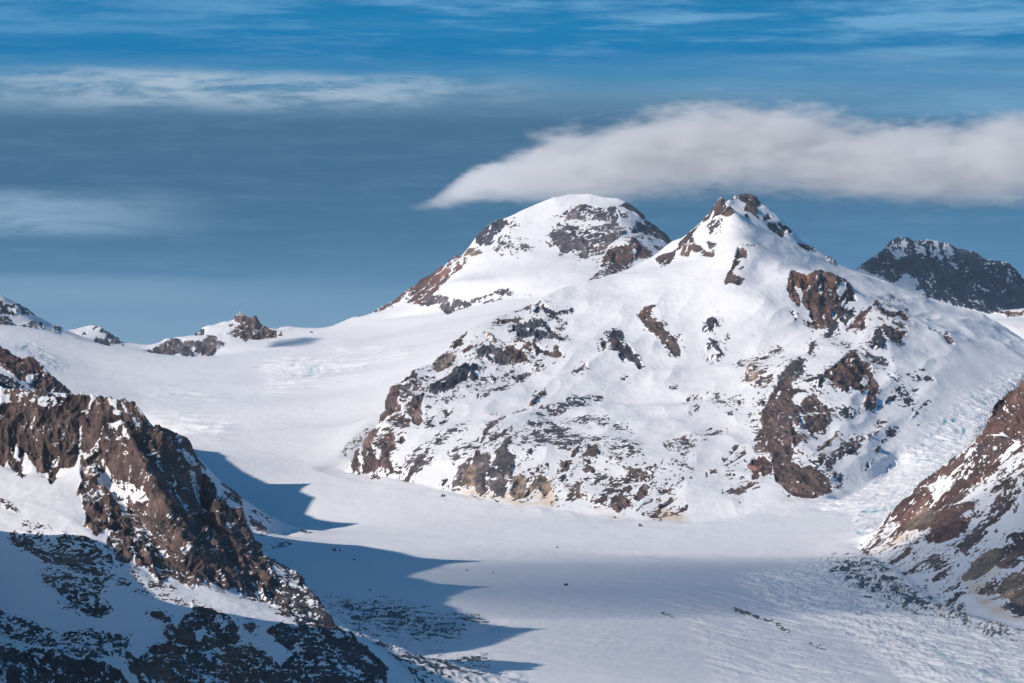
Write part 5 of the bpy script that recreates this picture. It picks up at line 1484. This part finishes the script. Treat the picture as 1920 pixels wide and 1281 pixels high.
# ------------------------------------------------------------------ the long cloud resting on the summits
def float_curve(nt, x, pts, lo, hi, ylo, yhi):
    """piecewise smooth curve y(x) given by points in real units"""
    mr = nt.nodes.new('ShaderNodeMapRange'); nt.links.new(x, mr.inputs[0]); mr.inputs[1].default_value = lo; mr.inputs[2].default_value = hi
    fc = nt.nodes.new('ShaderNodeFloatCurve'); c = fc.mapping.curves[0]
    norm = [((p - lo) / (hi - lo), (q - ylo) / (yhi - ylo)) for p, q in pts]
    while len(c.points) < len(norm): c.points.new(0.5, 0.5)
    for p, (a, b) in zip(c.points, norm): p.location = (a, b)
    fc.mapping.use_clip = False; fc.mapping.update()
    nt.links.new(mr.outputs[0], fc.inputs['Value'])
    return math_node(nt, 'ADD', math_node(nt, 'MULTIPLY', fc.outputs[0], yhi - ylo), ylo)

def summit_cloud():
    edge = [(764, 386, 394), (790, 374, 404), (820, 356, 402), (860, 328, 392), (900, 304, 385), (950, 284, 388), (1000, 266, 388), (1060, 248, 386), (1140, 234, 384), (1220, 216, 380),
            (1300, 192, 378), (1360, 190, 376), (1440, 200, 374), (1520, 210, 376), (1580, 216, 386), (1650, 228, 390), (1740, 230, 392), (1820, 226, 392), (1920, 216, 388), (2050, 216, 356), (2200, 250, 350)]
    depth = lambda u: float(np.interp(u, [764, 1100, 1500, 2200], [17500, 17400, 17300, 17250]))
    P = []
    for u, t, b in edge:
        d = depth(u); P.append(((u - U0) / F * d, d, (V0 - t) / F * d, (V0 - b) / F * d))
    P = np.array(P); x0, x1 = P[0, 0], P[-1, 0]
    cz = (P[:, 2] + P[:, 3]) / 2; hz = (P[:, 2] - P[:, 3]) / 2
    hy = np.clip(hz * 3.0, 60, 520)
    # hull
    bm = bmesh.new(); rings = []
    for k in range(len(P)):
        ring = []
        for q in range(20):
            a = q * math.tau / 20; g = 1.7
            ring.append(bm.verts.new((P[k, 0], P[k, 1] + math.cos(a) * hy[k] * g, max(cz[k] + math.sin(a) * hz[k] * g, 1233.0 + 0.2 * math.sin(a)))))
        rings.append(ring)
    for r, s in zip(rings[:-1], rings[1:]):
        for q in range(20): bm.faces.new((r[q], r[(q + 1) % 20], s[(q + 1) % 20], s[q]))
    bm.faces.new(rings[0][::-1]); bm.faces.new(rings[-1])
    bmesh.ops.recalc_face_normals(bm, faces=bm.faces[:])
    m = bpy.data.materials.new('cloud_vapour'); m.use_nodes = True; nt = m.node_tree; nt.nodes.clear()
    out = nt.nodes.new('ShaderNodeOutputMaterial'); pv = nt.nodes.new('ShaderNodeVolumePrincipled'); nt.links.new(pv.outputs[0], out.inputs['Volume'])
    pv.inputs['Color'].default_value = (1, 1, 1, 1); pv.inputs['Anisotropy'].default_value = 0.1
    tc = nt.nodes.new('ShaderNodeTexCoord'); sep = nt.nodes.new('ShaderNodeSeparateXYZ'); nt.links.new(tc.outputs['Object'], sep.inputs[0])
    X, Y, Z = sep.outputs
    def noise(sx, sy, sz, detail, rough, loc=0.0):
        mp = nt.nodes.new('ShaderNodeMapping'); nt.links.new(tc.outputs['Object'], mp.inputs[0])
        mp.inputs['Scale'].default_value = (1 / sx, 1 / sy, 1 / sz); mp.inputs['Location'].default_value = (loc, loc, loc)
        mp.inputs['Rotation'].default_value = (0, math.radians(9), 0)
        n = nt.nodes.new('ShaderNodeTexNoise'); nt.links.new(mp.outputs[0], n.inputs[0]); n.inputs['Scale'].default_value = 1
        n.inputs['Detail'].default_value = detail; n.inputs['Roughness'].default_value = rough
        return n.outputs[0]
    zl, zh = 1100.0, 1800.0
    c = float_curve(nt, X, list(zip(P[:, 0], cz)), x0, x1, zl, zh)
    h = float_curve(nt, X, list(zip(P[:, 0], hz)), x0, x1, 0.0, 300.0)
    yc = float_curve(nt, X, list(zip(P[:, 0], P[:, 1])), x0, x1, 17000.0, 17600.0)
    rz = math_node(nt, 'DIVIDE', math_node(nt, 'SUBTRACT', Z, c), math_node(nt, 'MAXIMUM', h, 4.0))
    hyn = math_node(nt, 'MINIMUM', math_node(nt, 'MAXIMUM', math_node(nt, 'MULTIPLY', h, 3.0), 60.0), 520.0)
    ry = math_node(nt, 'DIVIDE', math_node(nt, 'SUBTRACT', Y, yc), hyn)
    q = math_node(nt, 'SQRT', math_node(nt, 'ADD', math_node(nt, 'MULTIPLY', rz, rz), math_node(nt, 'MULTIPLY', ry, ry)))
    n1 = noise(330, 320, 150, 8, 0.66); n2 = noise(150, 150, 34, 6, 0.68, 5)
    nn = math_node(nt, 'ADD', math_node(nt, 'MULTIPLY', math_node(nt, 'SUBTRACT', n1, 0.5), 2.2), math_node(nt, 'MULTIPLY', math_node(nt, 'SUBTRACT', n2, 0.5), 1.1))
    f = math_node(nt, 'ADD', math_node(nt, 'SUBTRACT', 1.0, q), nn)
    # the tail frays: softer towards the underside and to the right
    mr = nt.nodes.new('ShaderNodeMapRange'); mr.interpolation_type = 'SMOOTHSTEP'; nt.links.new(f, mr.inputs[0])
    mr.inputs[1].default_value = -0.05; mr.inputs[2].default_value = 0.85
    under = nt.nodes.new('ShaderNodeMapRange'); nt.links.new(rz, under.inputs[0])
    under.inputs[1].default_value = -1.3; under.inputs[2].default_value = 0.5; under.inputs[3].default_value = 0.08; under.inputs[4].default_value = 1.0
    tip = nt.nodes.new('ShaderNodeMapRange'); tip.interpolation_type = 'SMOOTHSTEP'; nt.links.new(X, tip.inputs[0])
    tip.inputs[1].default_value = float(x0) - 60; tip.inputs[2].default_value = float(x0) + 420; tip.inputs[3].default_value = 0.12
    nt.links.new(math_node(nt, 'MULTIPLY', math_node(nt, 'MULTIPLY', math_node(nt, 'MULTIPLY', mr.outputs[0], under.outputs[0]), tip.outputs[0]), CLOUD_DENSITY), pv.inputs['Density'])
    m.cycles.volume_step_rate = 0.3
    o = link_mesh('cloud', bm, m)
    tag(o, 'long grey white cloud banner resting on the summit of the dome shaped peak', 'cloud', kind='stuff')
CLOUD_DENSITY = 0.013
summit_cloud()
# ------------------------------------------------------------------ thin mountain air
def haze():
    bm = bmesh.new(); add_box(bm, -4500, 3500, -400, 19350, -470, 1230)
    m = bpy.data.materials.new('thin_haze'); m.use_nodes = True; nt = m.node_tree; nt.nodes.clear()
    out = nt.nodes.new('ShaderNodeOutputMaterial'); pv = nt.nodes.new('ShaderNodeVolumePrincipled'); nt.links.new(pv.outputs[0], out.inputs['Volume'])
    pv.inputs['Color'].default_value = (0.62, 0.82, 1.0, 1); pv.inputs['Anisotropy'].default_value = 0.0
    pv.inputs['Density'].default_value = 0.000006
    o = link_mesh('haze', bm, m)
    tag(o, 'thin bluish air that softens the far mountains', 'haze', kind='stuff')
haze()

def veil_cloud(name_loc, half, density, label):
    """flat lens of vapour high up outside the picture; its shade on the glacier is soft because it thins to nothing at the rim"""
    bm = bmesh.new(); bmesh.ops.create_icosphere(bm, subdivisions=5, radius=1.0)
    co = np.array([v.co[:] for v in bm.verts], np.float32)
    k = 1 + 0.42 * _pn(co[:, 0] * 1.7 + name_loc[1] * .001, co[:, 1] * 1.7, co[:, 2] * 1.7 + 3) + 0.12 * _pn(co[:, 0] * 5, co[:, 1] * 5, co[:, 2] * 5)
    for v, q in zip(bm.verts, k): v.co = Vector((v.co.x * half[0] * float(q), v.co.y * half[1] * float(q), v.co.z * abs(v.co.z) ** 2.2 * half[2]))
    m = bpy.data.materials.new('veil_vapour'); m.use_nodes = True; nt = m.node_tree; nt.nodes.clear()
    out = nt.nodes.new('ShaderNodeOutputMaterial'); pv = nt.nodes.new('ShaderNodeVolumePrincipled'); nt.links.new(pv.outputs[0], out.inputs['Volume'])
    pv.inputs['Color'].default_value = (1, 1, 1, 1); pv.inputs['Density'].default_value = density; pv.inputs['Anisotropy'].default_value = 0.4
    o = link_mesh('cloud', bm, m, None, True); o.location = name_loc
    tag(o, label, 'cloud', kind='stuff')
SH = (math.cos(SUN_PHI) / math.tan(SUN_EL), math.sin(SUN_PHI) / math.tan(SUN_EL))   # shift towards the sun per metre of height
def over(x, y, zg, zc): return (x - SH[0] * (zc - zg), y - SH[1] * (zc - zg), zc)
veil_cloud(over(760, 5750, -240, 1500), (1250, 2700, 170), 0.0010, 'flat veil of cloud high outside the picture that dims the lower glacier')
veil_cloud(over(640, 7250, -200, 1650), (1500, 1450, 130), 0.0024, 'narrow bank of cloud high outside the picture that shades the glacier band')
veil_cloud(over(-885, 14950, 540, 2300), (130, 260, 60), 0.012, 'small scrap of cloud high outside the picture above the far snowfield')
